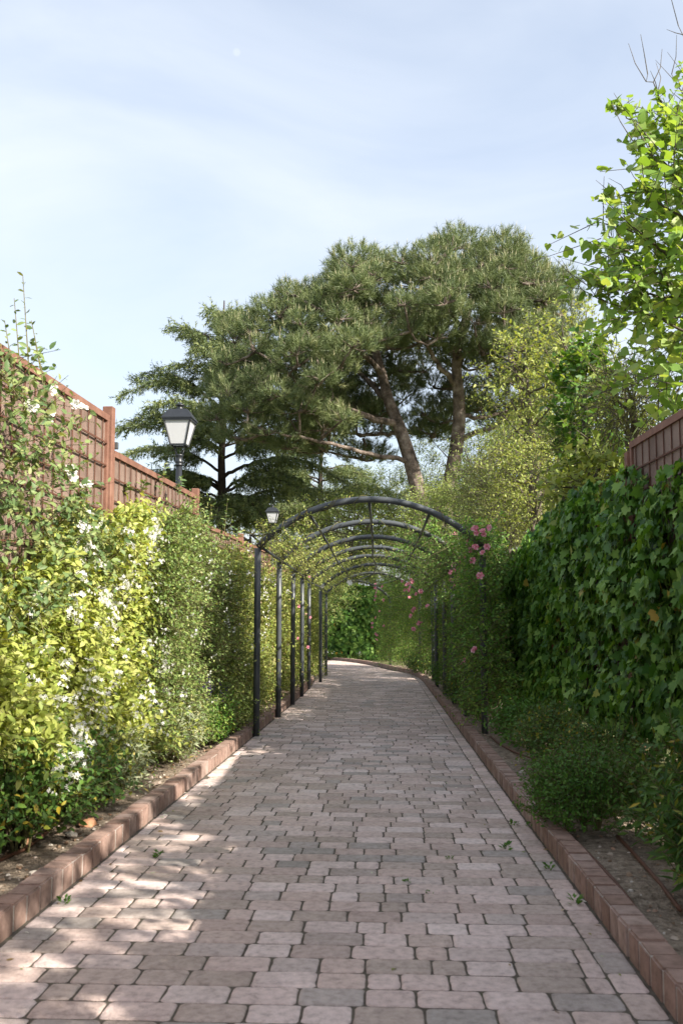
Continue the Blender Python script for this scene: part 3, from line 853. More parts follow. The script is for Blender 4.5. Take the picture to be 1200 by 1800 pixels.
# ---- left: white climbing rose at the near end
def fl(base, lean=0.0):                # face of a left-hand climber, leaning out towards its foot
    return lambda y, h: base + lean * np.clip(1 - h / 1.6, 0, 1) + 0 * y
roseL = climber('climbing_rose', 'climbing rose with white blooms and tall shoots above the rusty fence at far left', 'climbing rose', 101, 3.2, 5.5,
    lambda y: np.interp(y, [3.2, 4.0, 4.5, 4.75, 5.1, 5.5], [2.3, 2.3, 2.25, 1.95, 1.75, 1.6]), lambda y: np.interp(y, [3.2, 4.2, 4.9, 5.5], [.95, 1.05, 1.2, 1.45]), fl(-1.74), .16, 1, T_OVATE, M['l_rose'], 430, 7, .058, (.15, .35), 150, .10, 2.6, .2, upb=.4)
rg = np.random.default_rng(102)
S, dd, Ls = [], [], []
for px, py0, py1, Y in ((40, 690, 478, 4.35), (8, 700, 560, 4.2), (62, 740, 600, 4.5), (25, 720, 520, 4.3), (0, 720, 600, 4.1), (128, 800, 720, 5.1), (55, 700, 560, 4.4)):
    a, b_ = W(px + rg.uniform(10, 30), py0, Y), W(px, py1, Y)
    S.append(a); dd.append(b_ - a); Ls.append(np.linalg.norm(b_ - a))
S, dd, Ls = np.array(S), np.array(dd), np.array(Ls)
pos, D, N, sc = shoots(rg, S, dd, Ls, 22, .05, .02, 1.1, rand=.8)
add_leaves(roseL, T_OVATE, M['l_rose'], pos, D, N, sc, rg, 60)
ac = Acc(); stem_strips(ac, S, dd, Ls, .004, .02); kind(obj('stem', ac.mesh('stem'), M['stem'], roseL), 'stuff')
wp_all = [(58, 737, 4.55), (65, 728, 4.55), (108, 713, 4.85), (120, 720, 4.9), (30, 718, 4.3), (74, 738, 4.6), (82, 742, 4.6), (100, 830, 4.8), (130, 855, 5.0), (28, 985, 4.15), (17, 965, 4.1), (12, 862, 4.1), (105, 840, 4.85), (137, 905, 5.05), (8, 955, 4.05), (123, 928, 5.0), (70, 690, 4.6), (32, 1000, 4.2)]
wp = wp_all[:5] + wp_all[7:9] + wp_all[12:14] + wp_all[15:17]
put_flowers(roseL, 'flower', F_WROSE, [W(*q) + np.array([.09, -.05, 0]) for q in wp], rg.normal(size=(len(wp), 3)) * .4 + np.array([.7, -.7, .35]), rg, (.6, .95))
# ---- star jasmine in full sun
jas = climber('star_jasmine', 'bright yellow-green star jasmine covered in white flowers on the sunlit fence', 'jasmine', 111, 4.05, 7.35,
    lambda y: np.interp(y, [4.05, 4.5, 5.0, 5.6, 6.4, 7.0, 7.35], [1.0, 1.35, 1.62, 1.82, 1.98, 1.85, 1.5]), lambda y: np.interp(y, [4.05, 4.6, 5.2, 7.35], [.55, .38, .25, .22]), fl(-1.80, .05), .14, 1, T_OVATE, M['l_jasmine'], 2900, 7, .066, (.12, .28), 300, .19, 2.4, .25)
rg = np.random.default_rng(112)
Sj = slab(rg, 280, 4.15, 7.3, lambda y: np.interp(y, [4.05, 5.0, 6.4, 7.35], [1.1, 1.62, 1.95, 1.6]), cst(.35), fl(-1.60, .05), .08, 1, 111, .19, 2.4)
put_flowers(jas, 'flower', F_JAS, Sj, rg.normal(size=(280, 3)) * .4 + np.array([.8, -.5, .5]), rg, (.45, .95))
# ---- finer, darker jasmine
fin = climber('jasmine_bush', 'dark green fine-leaved jasmine climbing the fence below the tall lamp', 'jasmine', 121, 6.5, 9.6,
    lambda y: np.interp(y, [6.5, 6.9, 7.4, 8.2, 8.7, 9.6], [1.6, 1.98, 2.06, 1.98, 1.72, 1.5]), cst(.2), fl(-1.72, .04), .22, 1, T_QUAD, M['l_fine'], 5200, 9, .041, (.15, .42), 0, .2, 2.0, .3, rand=.7)
rg = np.random.default_rng(122)
put_flowers(fin, 'flower', F_JAS1, slab(rg, 40, 6.6, 9.2, cst(1.9), cst(.5), fl(-1.46, .08), .08, 1, 121, .12, 2.6), rg.normal(size=(40, 3)) * .4 + np.array([.8, -.5, .5]), rg, (.6, 1.0))
# ---- yellow green climber up to the first arch
c3 = climber('climbing_shrub', 'yellow-green climber on the fence just before the first arch post', 'climber', 131, 8.9, 12.4,
    lambda y: np.interp(y, [8.9, 9.6, 10.2, 11.2, 12.4], [1.55, 1.85, 2.0, 1.85, 1.75]), cst(.2), fl(-1.72, .04), .24, 1, T_QUAD, M['l_climber'], 4200, 8, .055, (.15, .42), 0, .2, 2.0, .3)
rg = np.random.default_rng(132)
put_flowers(c3, 'flower', F_JAS1, slab(rg, 60, 9.0, 11.8, cst(2.1), cst(.6), fl(-1.42, .1), .08, 1, 131, .14, 2.4), rg.normal(size=(60, 3)) * .4 + np.array([.8, -.5, .5]), rg, (.7, 1.1))
# shoots poking over the fence by the second post
rg = np.random.default_rng(133)
S, dd, Ls = [], [], []
for px, py0, py1, Y in ((400, 960, 875, 9.9), (408, 965, 905, 10.0), (372, 940, 885, 9.6), (420, 970, 925, 10.3), (395, 950, 905, 9.8), (360, 930, 895, 9.4), (255, 870, 845, 7.0), (225, 870, 850, 6.7), (290, 870, 812, 7.6), (320, 870, 838, 7.9), (150, 880, 850, 5.7)):
    a, b_ = W(px - 8, py0, Y), W(px, py1, Y); S.append(a); dd.append(b_ - a); Ls.append(np.linalg.norm(b_ - a))
pos, D, N, sc = shoots(rg, np.array(S), np.array(dd), np.array(Ls), 16, .075, .02, 1.1)
add_leaves(c3, T_OVATE, M['l_rose'], pos, D, N, sc, rg)
ac = Acc(); stem_strips(ac, np.array(S), np.array(dd), np.array(Ls), .004, .02); kind(obj('stem', ac.mesh('stem'), M['stem'], c3), 'stuff')
# ---- roses along the left row of posts
lr = climber('climbing_rose', 'sunlit yellow-green climbing rose behind the left posts of the arches', 'climbing rose', 141, 11.8, 25.5,
    lambda y: np.interp(y, [11.8, 13, 16, 25.5], [1.7, 1.85, 2.0, 2.3]), cst(.1), lambda y, h: np.where(y > 19.4, xl(y) - .02, np.minimum(-1.74, xl(y) - .32)), .3, 1, T_QUAD, M['l_climber'], 9000, 7, .062, (.18, .45), 0, .2, 1.8, .3)
# ---- ivy wall on the right
def ivy(name, label, seed, X, y0, y1, top, bot, n, leaf, n_ind, out=-1, ypow=1.0):
    rg = np.random.default_rng(seed); t = thing(name, label, 'ivy hedge')
    yv = y0 + (y1 - y0) * rg.random(n)
    if y0 < 0: yv = np.where(rg.random(n) < .85, 2.8 + (y1 - 2.8) * rg.random(n), y0 + (2.8 - y0) * rg.random(n))
    tp, bt = top(yv) + .15 * vnoise(seed + 9, np.stack([0 * yv, yv, 0 * yv], 1), 2.2), bot(yv)
    u = rg.random(n); h = bt + (tp - bt) * u
    P0 = np.stack([np.zeros(n), yv, h], 1)
    lay = rg.random(n) ** 1.5
    b1 = vnoise(seed, P0, 1.7); b2 = vnoise(seed + 1, P0, 5.5)
    face = X + out * (.15 * b1 + .06 * b2 - .08 * np.clip((h - tp + .25) / .25, 0, 1) ** 2 + .06)
    x = face - out * .2 * lay
    pos = np.stack([x, yv, h + gz(yv)], 1)
    D = unit(np.stack([out * rg.uniform(-.1, .55, n), rg.normal(size=n) * .5, -np.ones(n) * rg.uniform(.4, 1.1, n)], 1))
    N = unit(np.stack([out * np.ones(n) * .9, rg.normal(size=n) * .42, rg.uniform(-.1, .85, n)], 1))
    sc = leaf * np.clip(rg.lognormal(-.12, .3, n), .4, 1.3)
    D = unit(D + rg.normal(size=(n, 3)) * .28); N = unit(N + rg.normal(size=(n, 3)) * .25)
    add_leaves(t, T_IVY, M['l_ivy'], pos, D, N, sc, rg, n_ind, rank=np.where(lay < .25, 1, .01), key='ivy')
    acc = Acc()
    for k in range(int((y1 - y0) * 4)):
        yy_ = rg.uniform(y0, y1); hh = float(top(np.array([yy_]))[0]) * rg.uniform(.5, .95)
        P = [np.array([X - out * .05 + rg.normal() * .02, yy_ + rg.normal() * .04 * q, gz(yy_) + hh * q / 5]) for q in range(6)]
        V, F = tube(P, np.linspace(.014, .004, 6), 5); acc.add(V, F)
    kind(obj('stem', acc.mesh('stem'), M['bark_dark'], t), 'stuff')
    return t
ivy('ivy_hedge', 'dark glossy ivy covering the shaded right-hand fence', 151, 1.60, -3.5, 11.2, lambda y: np.interp(y, [-3.5, 4.9, 5.6, 6.3, 7.2, 9, 11.2], [2.4, 2.04, 2.07, 2.22, 2.2, 2.26, 2.2]), lambda y: np.interp(y, [2.6, 4.5, 6, 11.2], [.55, .55, .42, .3]), 20000, .075, 300)
ivy('ivy_hedge', 'dark ivy behind the right-hand arch posts and climbing roses', 155, 1.58, 11.0, 19.5, cst(2.1), cst(.15), 7000, .095, 0)
# ---- climbing rose on the right row of posts
def rr_front(y, h): return np.interp(y, [9, 9.3, 10.1, 10.8, 19, 22], [1.14, 1.0, 1.02, 1.24, 1.24, .5]) * (y < 19) + np.where(y >= 19, xr(y) + np.interp(y, [19, 22, 24], [.33, .28, .1]), 0) + .16 * vnoise(5, np.stack([0 * y, y, h], 1), 1.1)
rr = climber('climbing_rose', 'green climbing rose with pink blooms on the right-hand posts of the nearest arches', 'climbing rose', 161, 9.12, 14.2,
    lambda y: np.interp(y, [9.0, 9.5, 11, 14.2], [1.95, 2.2, 2.15, 2.2]), lambda y: np.interp(y, [9.3, 10, 12, 14.2], [.3, .3, .45, .5]), rr_front, .28, -1, T_QUAD, M['l_archrose'], 4300, 8, .054, (.2, .45), 0, .14, 2.4, .45)
rr2 = climber('climbing_rose', 'pink-flowered climbing rose on the farther right-hand arch posts, near the bend', 'climbing rose', 171, 14.0, 27.5,
    lambda y: np.interp(y, [14, 19, 23.5], [2.2, 2.25, 2.3]), lambda y: np.interp(y, [14, 23.5], [.5, .25]), rr_front, .35, -1, T_QUAD, M['l_deep'], 8000, 7, .055, (.22, .5), 0, .16, 1.8, .45)
# ---- trailing growth over the bows
def over_arch(t, seed, i0, i1, u0, u1, n, mat, leaf, nl=7, L=(.2, .45), lift=.05):
    rg = np.random.default_rng(seed)
    ia = rg.uniform(i0, i1, n); u = rg.uniform(u0, u1, n)
    P = np.zeros((n, 3))
    for k in range(n):
        i = int(min(ia[k], len(ARC) - 1.001)); f = ia[k] - i
        if rg.random() < .45: f = rg.normal() * .06 + round(f); 
        P[k] = arch_pt(i, u[k], rg.normal() * .04 + lift) * (1 - f) + arch_pt(i + 1, u[k], rg.normal() * .04 + lift) * f
    d = np.stack([rg.normal(size=n) * .7, rg.normal(size=n) * .7, rg.normal(size=n) * .5 + .25], 1)
    Ls = rg.uniform(L[0], L[1], n)
    pos, D, N, sc = shoots(rg, P, d, Ls, nl, leaf, .35)
    add_leaves(t, T_QUAD, mat, pos, D, N, sc, rg)
    ac = Acc(); stem_strips(ac, P, d, Ls, .003, .35); kind(obj('stem', ac.mesh('stem'), M['stem'], t), 'stuff')
over_arch(lr, 181, .0, 3, -1.02, -.76, 280, M['l_climber'], .045)
over_arch(lr, 182, 1.8, 6.9, -1.02, -.45, 560, M['l_climber'], .05)
over_arch(lr, 187, 0, 1.1, -1.02, -.5, 90, M['l_climber'], .04, 7, (.15, .3))
over_arch(rr, 183, .0, 3, .8, 1.03, 420, M['l_archrose'], .045)
over_arch(rr, 184, .9, 3, .45, 1.02, 520, M['l_archrose'], .045)
over_arch(rr2, 185, 2.6, 6.9, .3, 1.02, 950, M['l_archrose'], .05)
over_arch(rr2, 186, 4, 6.9, -.5, .4, 170, M['l_climber'], .05)
# ---- canes wound round the tubes
def wind(t, seed, i, u0, u1, turns, mat):
    rg = np.random.default_rng(seed); n = 60
    us = np.linspace(u0, u1, n); P = []
    for k, u in enumerate(us):
        c = arch_pt(i, u); a = k / n * turns * 6.283 + seed; rn = unit(arch_pt(i, u, .1) - c)
        q = (AR + .008 + .01 * abs(math.sin(k * .7 + seed)))
        P.append(c + rn * q * math.cos(a) + np.array([0, 1, 0]) * q * math.sin(a))
    V, F = tube(P, np.linspace(.007, .003, n), 5); kind(obj('cane', mk_mesh('cane', V, F, smooth=True), M['stem'], t), 'stuff')
    idx = rg.integers(0, n, 14); S = np.array(P)[idx]; d = rg.normal(size=(14, 3)) * .6 + np.array([0, 0, .5]); L = rg.uniform(.06, .2, 14)
    pos, D, N, sc = shoots(rg, S, d, L, 5, .04, .2)
    add_leaves(t, T_QUAD, mat, pos, D, N, sc, rg)
for k, (tt_, i, u0, u1, tn) in enumerate([(lr, 0, -1, -.1, 3), (lr, 1, -1, .1, 4), (lr, 2, -1, 0, 3), (lr, 3, -1, .3, 4), (rr, 0, 1, .55, 2), (rr, 1, 1, 0, 4), (rr, 2, 1, .2, 3), (lr, 0, -1, .05, 5)]):
    wind(tt_, 700 + k, i, u0, u1, tn, M['l_climber'] if tt_ is lr else M['l_archrose'])
# ---- pink blooms where the photograph shows them
rg = np.random.default_rng(191)
pk = [(640 + x / 4.615, 860 + y / 4.615) for x, y in [(740, 368), (755, 380), (900, 318), (880, 322), (1018, 312), (960, 340), (908, 357), (970, 360), (858, 395), (840, 430), (868, 475), (862, 490), (910, 468), (890, 465), (997, 465), (960, 515), (830, 550), (790, 590), (810, 610), (785, 575), (880, 580), (725, 612), (700, 675), (730, 660), (710, 733), (765, 722), (940, 703), (800, 778), (838, 793), (730, 785)]]
pk += [(700 + x / 6, 1130 + y / 6) for x, y in [(800, 75), (690, 5), (695, 150), (660, 215), (705, 195), (670, 185)]]
pts = []
for x, y in pk:
    Y = min(max(.93 * 1600 / (x - 675), 8.95), 11.6) if x < 845 else 9.1
    pts.append(W(x, y, Y - .32))
put_flowers(rr, 'flower', F_PINK, pts, rg.normal(size=(len(pts), 3)) * .45 + np.array([-.45, -.8, .2]), rg, (.6, 1.0))
pk = [(520 + x / 4.286, 1000 + y / 4.286) for x, y in [(600, 115), (598, 145), (605, 180), (595, 235), (650, 135), (600, 205), (612, 160), (870, 85), (850, 110), (860, 140), (850, 160), (835, 120), (878, 100), (905, 190), (940, 170), (820, 160), (855, 215), (890, 300), (880, 315), (865, 355), (600, 370), (575, 410), (575, 440), (600, 490), (605, 535), (610, 500), (885, 455), (935, 400), (925, 410), (630, 320), (660, 235), (660, 430), (990, 280), (800, 95)]]
pts = [W(x, y, np.interp(x, [655, 672, 700, 725, 750], [25.3, 23.2, 20.8, 17.3, 12.9])) for x, y in pk]
put_flowers(rr2, 'flower', F_PINK, pts, rg.normal(size=(len(pts), 3)) * .45 + np.array([-.45, -.8, .2]), rg, (.8, 1.25))
pk = [(525, 1066), (543, 1014), (541, 1138), (538, 1080), (523, 1122), (535, 1018), (545, 1085)]
pts = [W(x, y, 15.6) for x, y in pk]
put_flowers(lr, 'flower', F_PINK, pts, rg.normal(size=(len(pts), 3)) * .45 + np.array([.45, -.8, .2]), rg, (.55, .8))
pts = [W(x, y, 12.5 + .4 * k) for k, (x, y) in enumerate([(474, 1020), (614, 1025), (566, 1030), (480, 1012), (505, 1040)])]
put_flowers(lr, 'flower', F_WROSE, pts, rg.normal(size=(len(pts), 3)) * .45 + np.array([.45, -.8, .2]), rg, (.8, 1.1))

# ================================================================== LOW PLANTS IN THE BEDS
def bush(name, label, cat, seed, c, rx, ry, h, T, mat, nsh, nl, leaf, group=None, L=(.15, .3), droop=.15, upb=.8, flowers=None, spread=.9, nw=10, n_ind=0):
    rg = np.random.default_rng(seed)
    t = thing(name, label, cat, group, (c[0], c[1], gz(c[1]) + .03))
    th = rg.uniform(0, 6.283, nsh); r = np.sqrt(rg.random(nsh)); ph = rg.random(nsh)
    lob = 1 + .22 * np.sin(3 * th + seed) + .15 * np.sin(5 * th + 2 * seed)
    z = h * (.12 + .72 * ph * np.sqrt(np.clip(1 - (.8 * r) ** 2, 0, 1)))
    S = np.stack([rx * r * lob * np.cos(th), ry * r * lob * np.sin(th), z], 1)
    d = np.stack([np.cos(th) * r, np.sin(th) * r, np.full(nsh, upb)], 1) + rg.normal(size=(nsh, 3)) * .3
    Ls = rg.uniform(L[0], L[1], nsh)
    pos, D, N, sc = shoots(rg, S, d, Ls, nl, leaf, droop, spread)
    o = add_leaves(t, T, mat, pos, D, N, sc, rg)
    ac = Acc(); stem_strips(ac, S, d, Ls, .002, droop)
    for k in range(nw):
        a = rg.uniform(0, 6.283); e = rg.uniform(.2, .9)
        P = [np.array([.03 * math.cos(a), .03 * math.sin(a), -.03]), np.array([rx * e * .5 * math.cos(a), ry * e * .5 * math.sin(a), h * .35]), np.array([rx * e * math.cos(a), ry * e * math.sin(a), h * .7])]
        V, F = tube(P, [.007, .005, .003], 5); ac.add(V, F)
    kind(obj('stem', ac.mesh('stem'), M['stem'], t), 'stuff')
    if flowers:
        me, n, s = flowers
        th = rg.uniform(0, 6.283, n); r = np.sqrt(rg.random(n)) * .9
        pts = np.stack([rx * r * np.cos(th), ry * r * np.sin(th), h * (.75 + .45 * rg.random(n))], 1)
        put_flowers(t, 'flower', me, pts, rg.normal(size=(n, 3)) * .3 + np.array([0, 0, 1]), rg, s)
    return t
def spike_mesh(seed):
    g = np.random.default_rng(seed); acc = Acc()
    n = 34; z = g.uniform(-.07, .07, n); a = g.uniform(0, 6.28, n)
    V, F, r_ = inst(T_QUAD[0], T_QUAD[1], np.stack([.004 * np.cos(a), .004 * np.sin(a), z], 1), np.stack([np.cos(a), np.sin(a), .5 + 0 * a], 1), np.tile([0, 0, 1.0], (n, 1)), np.full(n, .022), g.random(n))
    acc.add(V, F, r_); me = acc.mesh('flower_spike'); me.materials.append(M['p_purple']); return me
F_SPIKE = [spike_mesh(k) for k in range(3)]
bush('low_shrub', 'dark leafy low shrub in the left front corner of the bed', 'shrub', 201, (-1.74, 4.4), .17, .40, .6, T_OVATE, M['l_shrub'], 420, 8, .05, 'low shrubs in the left bed')
bush('low_shrub', 'leafy shrub with a few yellow leaves in front of the star jasmine', 'shrub', 202, (-1.74, 5.15), .14, .28, .48, T_OVATE, M['l_shrub'], 300, 8, .045, 'low shrubs in the left bed')
bush('low_shrub', 'grey-green narrow-leaved shrub at the foot of the jasmine', 'shrub', 203, (-1.68, 5.75), .12, .26, .40, T_LANCE, M['l_grey'], 220, 12, .06, 'low shrubs in the left bed', (.12, .24), .05, 1.1)
bush('low_shrub', 'silvery narrow-leaved shrub beside the purple salvia', 'shrub', 204, (-1.68, 7.35), .13, .36, .5, T_LANCE, M['l_grey'], 340, 12, .065, 'low shrubs in the left bed', (.12, .24), .05, 1.1)
bush('salvia', 'green salvia with purple flower spikes beside the left kerb', 'salvia', 205, (-1.62, 8.55), .15, .5, .5, T_QUAD, M['l_deep'], 800, 8, .04, None, (.12, .25), .1, 1.0, (F_SPIKE, 22, (.8, 1.3)))
bush('low_shrub', 'small leafy shrub at the foot of the first left arch post', 'shrub', 206, (-1.57, 9.7), .14, .3, .42, T_OVATE, M['l_privet'], 160, 8, .05, 'low shrubs in the left bed')
bush('low_shrub', 'bright green fine shrub spilling over the right kerb', 'shrub', 211, (1.10, 5.05), .25, .34, .42, T_QUAD, M['l_bright'], 900, 11, .03, 'low shrubs in the right bed', (.12, .22), .1, .9)
bush('low_shrub', 'fine green shrub behind the one spilling over the right kerb', 'shrub', 212, (1.38, 5.8), .18, .35, .5, T_QUAD, M['l_shrub'], 600, 11, .034, 'low shrubs in the right bed', (.12, .24), .1, .9)
bush('low_shrub', 'dark long-leaved shrub in the right front corner', 'shrub', 213, (1.38, 3.65), .2, .36, .52, T_LANCE, M['l_shrub'], 320, 12, .09, 'low shrubs in the right bed', (.15, .3), .1, 1.1)
bush('low_shrub', 'leafy shrub under the ivy at the right edge of the picture', 'shrub', 214, (1.42, 4.4), .16, .4, .6, T_OVATE, M['l_shrub'], 380, 8, .05, 'low shrubs in the right bed')
bush('low_shrub', 'small round-leaved shrub under the ivy beside the drip hose', 'shrub', 215, (1.33, 7.1), .2, .5, .45, T_QUAD, M['l_shrub'], 500, 8, .045, 'low shrubs in the right bed')
bush('low_shrub', 'leafy green shrub by the foot of the ivy before the pink roses', 'shrub', 216, (1.30, 8.6), .2, .5, .42, T_OVATE, M['l_bright'], 360, 8, .055, 'low shrubs in the right bed')
bush('salvia', 'shaded salvia with dark purple spikes at the first right arch posts', 'salvia', 217, (1.10, 10.9), .12, .4, .5, T_QUAD, M['l_shrub'], 380, 8, .04, None, (.12, .25), .1, 1.0, (F_SPIKE, 14, (.8, 1.3)))
bush('low_shrub', 'small green shrub beyond the second right arch post', 'shrub', 218, (1.12, 13.0), .14, .6, .5, T_QUAD, M['l_shrub'], 420, 8, .05, 'low shrubs in the right bed')
bush('low_shrub', 'pale small shrub at the right bend of the kerb', 'shrub', 219, (1.15, 16.5), .18, 1.0, .55, T_QUAD, M['l_bright'], 500, 8, .05, 'low shrubs in the right bed')
bush('low_shrub', 'dark small shrub behind the far bend of the kerb', 'shrub', 220, (.95, 21.8), .3, .9, .5, T_QUAD, M['l_shrub'], 420, 8, .06, 'low shrubs in the right bed')
# small weeds in the joints
wd = [(280, 1508, .05), (505, 1503, 0), (888, 1495, .06), (715, 1553, .03), (965, 1530, .05), (790, 1512, .03), (1010, 1592, .06), (112, 1590, .05), (905, 1452, .05), (930, 1455, .04), (755, 1572, .02)]
wl_ = ['by the left kerb', '', 'in the right half of the path', 'in the middle of the path', 'beside the right kerb, halfway up', 'right of the path centre', 'nearest the right kerb', 'nearest the left front kerb', 'below the spilling shrub', 'touching the right kerb under the spilling shrub', 'low in the path centre']
for k, (px, py, s) in enumerate(wd):
    if not s: continue
    p = G(px, py)
    g = np.random.default_rng(300 + k); n = 16
    a = g.uniform(0, 6.28, n)
    V, F, r_ = inst(T_QUAD[0], T_QUAD[1], np.stack([.012 * np.cos(a), .012 * np.sin(a), g.uniform(0, s * .5, n)], 1), np.stack([np.cos(a), np.sin(a), g.uniform(.3, 1.2, n)], 1), np.tile([0, 0, 1.0], (n, 1)) + g.normal(size=(n, 3)) * .4, np.full(n, s * .5), g.random(n))
    tag(obj('weed', mk_mesh('weed', V, F, r_), M['l_bright'], None, p), 'tiny green weed in a paver joint ' + wl_[k], 'weed', 'weeds in the paving joints')
# litter blown against the kerbs
g = np.random.default_rng(330); n = 150
yv = g.uniform(2.4, 13, n); e = g.random(n)
xv = np.where(g.random(n) < .62, xl(yv) + .03 + .35 * e ** 3, xr(yv) - .03 - .4 * e ** 3)
far = g.random(n) < .16; xv = np.where(far, g.uniform(-1.2, .7, n), xv)
P = np.stack([xv, yv, gz(yv) + .004], 1)
V, F, r_ = inst(T_OVATE[0], T_OVATE[1], P, np.concatenate([g.normal(size=(n, 2)), np.zeros((n, 1))], 1), np.array([0, 0, 1.0]) + g.normal(size=(n, 3)) * .25, g.uniform(.012, .038, n), g.random(n))
M['litter'] = leaf_mat('fallen leaf', [(0, (.16, .10, .05)), (.35, (.28, .19, .08)), (.6, (.22, .24, .07)), (.8, (.70, .68, .62)), (1, (.36, .20, .09))], .15)
o = kind(obj('leaf_litter', mk_mesh('leaf_litter', V, F, r_), M['litter']), 'stuff'); o['label'] = 'fallen leaves and petals scattered along the kerbs'; o['category'] = 'leaf litter'
# drip hoses
def hose(pts, label):
    P = np.array([G(x, y, .055) for x, y in pts])
    t = np.linspace(0, len(P) - 1, 40); Q = np.stack([np.interp(t, range(len(P)), P[:, k]) for k in range(3)], 1)
    for _ in range(3): Q[1:-1] = (Q[:-2] + Q[1:-1] * 2 + Q[2:]) / 4
    V, F = tube(Q, .009, 8)
    tag(obj('drip_hose', mk_mesh('drip_hose', V, F, smooth=True), M['hose']), label, 'hose', 'irrigation hoses in the beds')
hose([(985, 1452), (1015, 1483), (1050, 1518), (1080, 1550), (1105, 1582), (1130, 1617), (1150, 1650)], 'brown drip hose lying close behind the right kerb')
hose([(1085, 1470), (1115, 1502), (1140, 1530), (1165, 1560), (1195, 1600)], 'brown drip hose farther from the right kerb, under the ivy')
hose([(862, 1295), (880, 1310), (905, 1323), (940, 1335)], 'short brown drip hose in the shaded bed before the pink roses')
hose([(0, 1512), (40, 1495), (75, 1470), (95, 1450), (110, 1440)], 'brown drip hose in the left front bed')
# loose stones
def stone(px, py, s, mat, label):
    g = np.random.default_rng(int(px * 7 + py))
    bm = bmesh.new(); bmesh.ops.create_icosphere(bm, subdivisions=2, radius=1)
    for v in bm.verts:
        q = np.array(v.co); k = 1 + .25 * float(vnoise(int(px), q[None], 1.3)[0]); v.co = Vector((q[0] * k, q[1] * k * .8, q[2] * k * .5))
    me = bpy.data.meshes.new('stone'); bm.to_mesh(me); bm.free()
    o = obj('stone', me, mat); o.location = G(px, py, .05); o.scale = (s, s, s); o.rotation_euler = (0, 0, g.uniform(0, 6))
    tag(o, label, 'stone', 'loose stones in the left bed')
M['st_or'] = noisy_mat('orange stone', [(.3, (.34, .16, .08)), (.7, (.5, .28, .17))], scale=25, bump=.6)
M['st_pale'] = noisy_mat('pale stone', [(.3, (.42, .36, .3)), (.7, (.62, .57, .5))], scale=25, bump=.6)
stone(155, 1447, .055, M['st_or'], 'orange stone on the soil close behind the left kerb')
stone(46, 1480, .035, M['st_or'], 'small orange stone beside the drip hose at left')
stone(125, 1468, .035, M['st_pale'], 'pale chip beside the orange stone')
stone(62, 1536, .03, M['st_pale'], 'pale chip just behind the left front kerb')

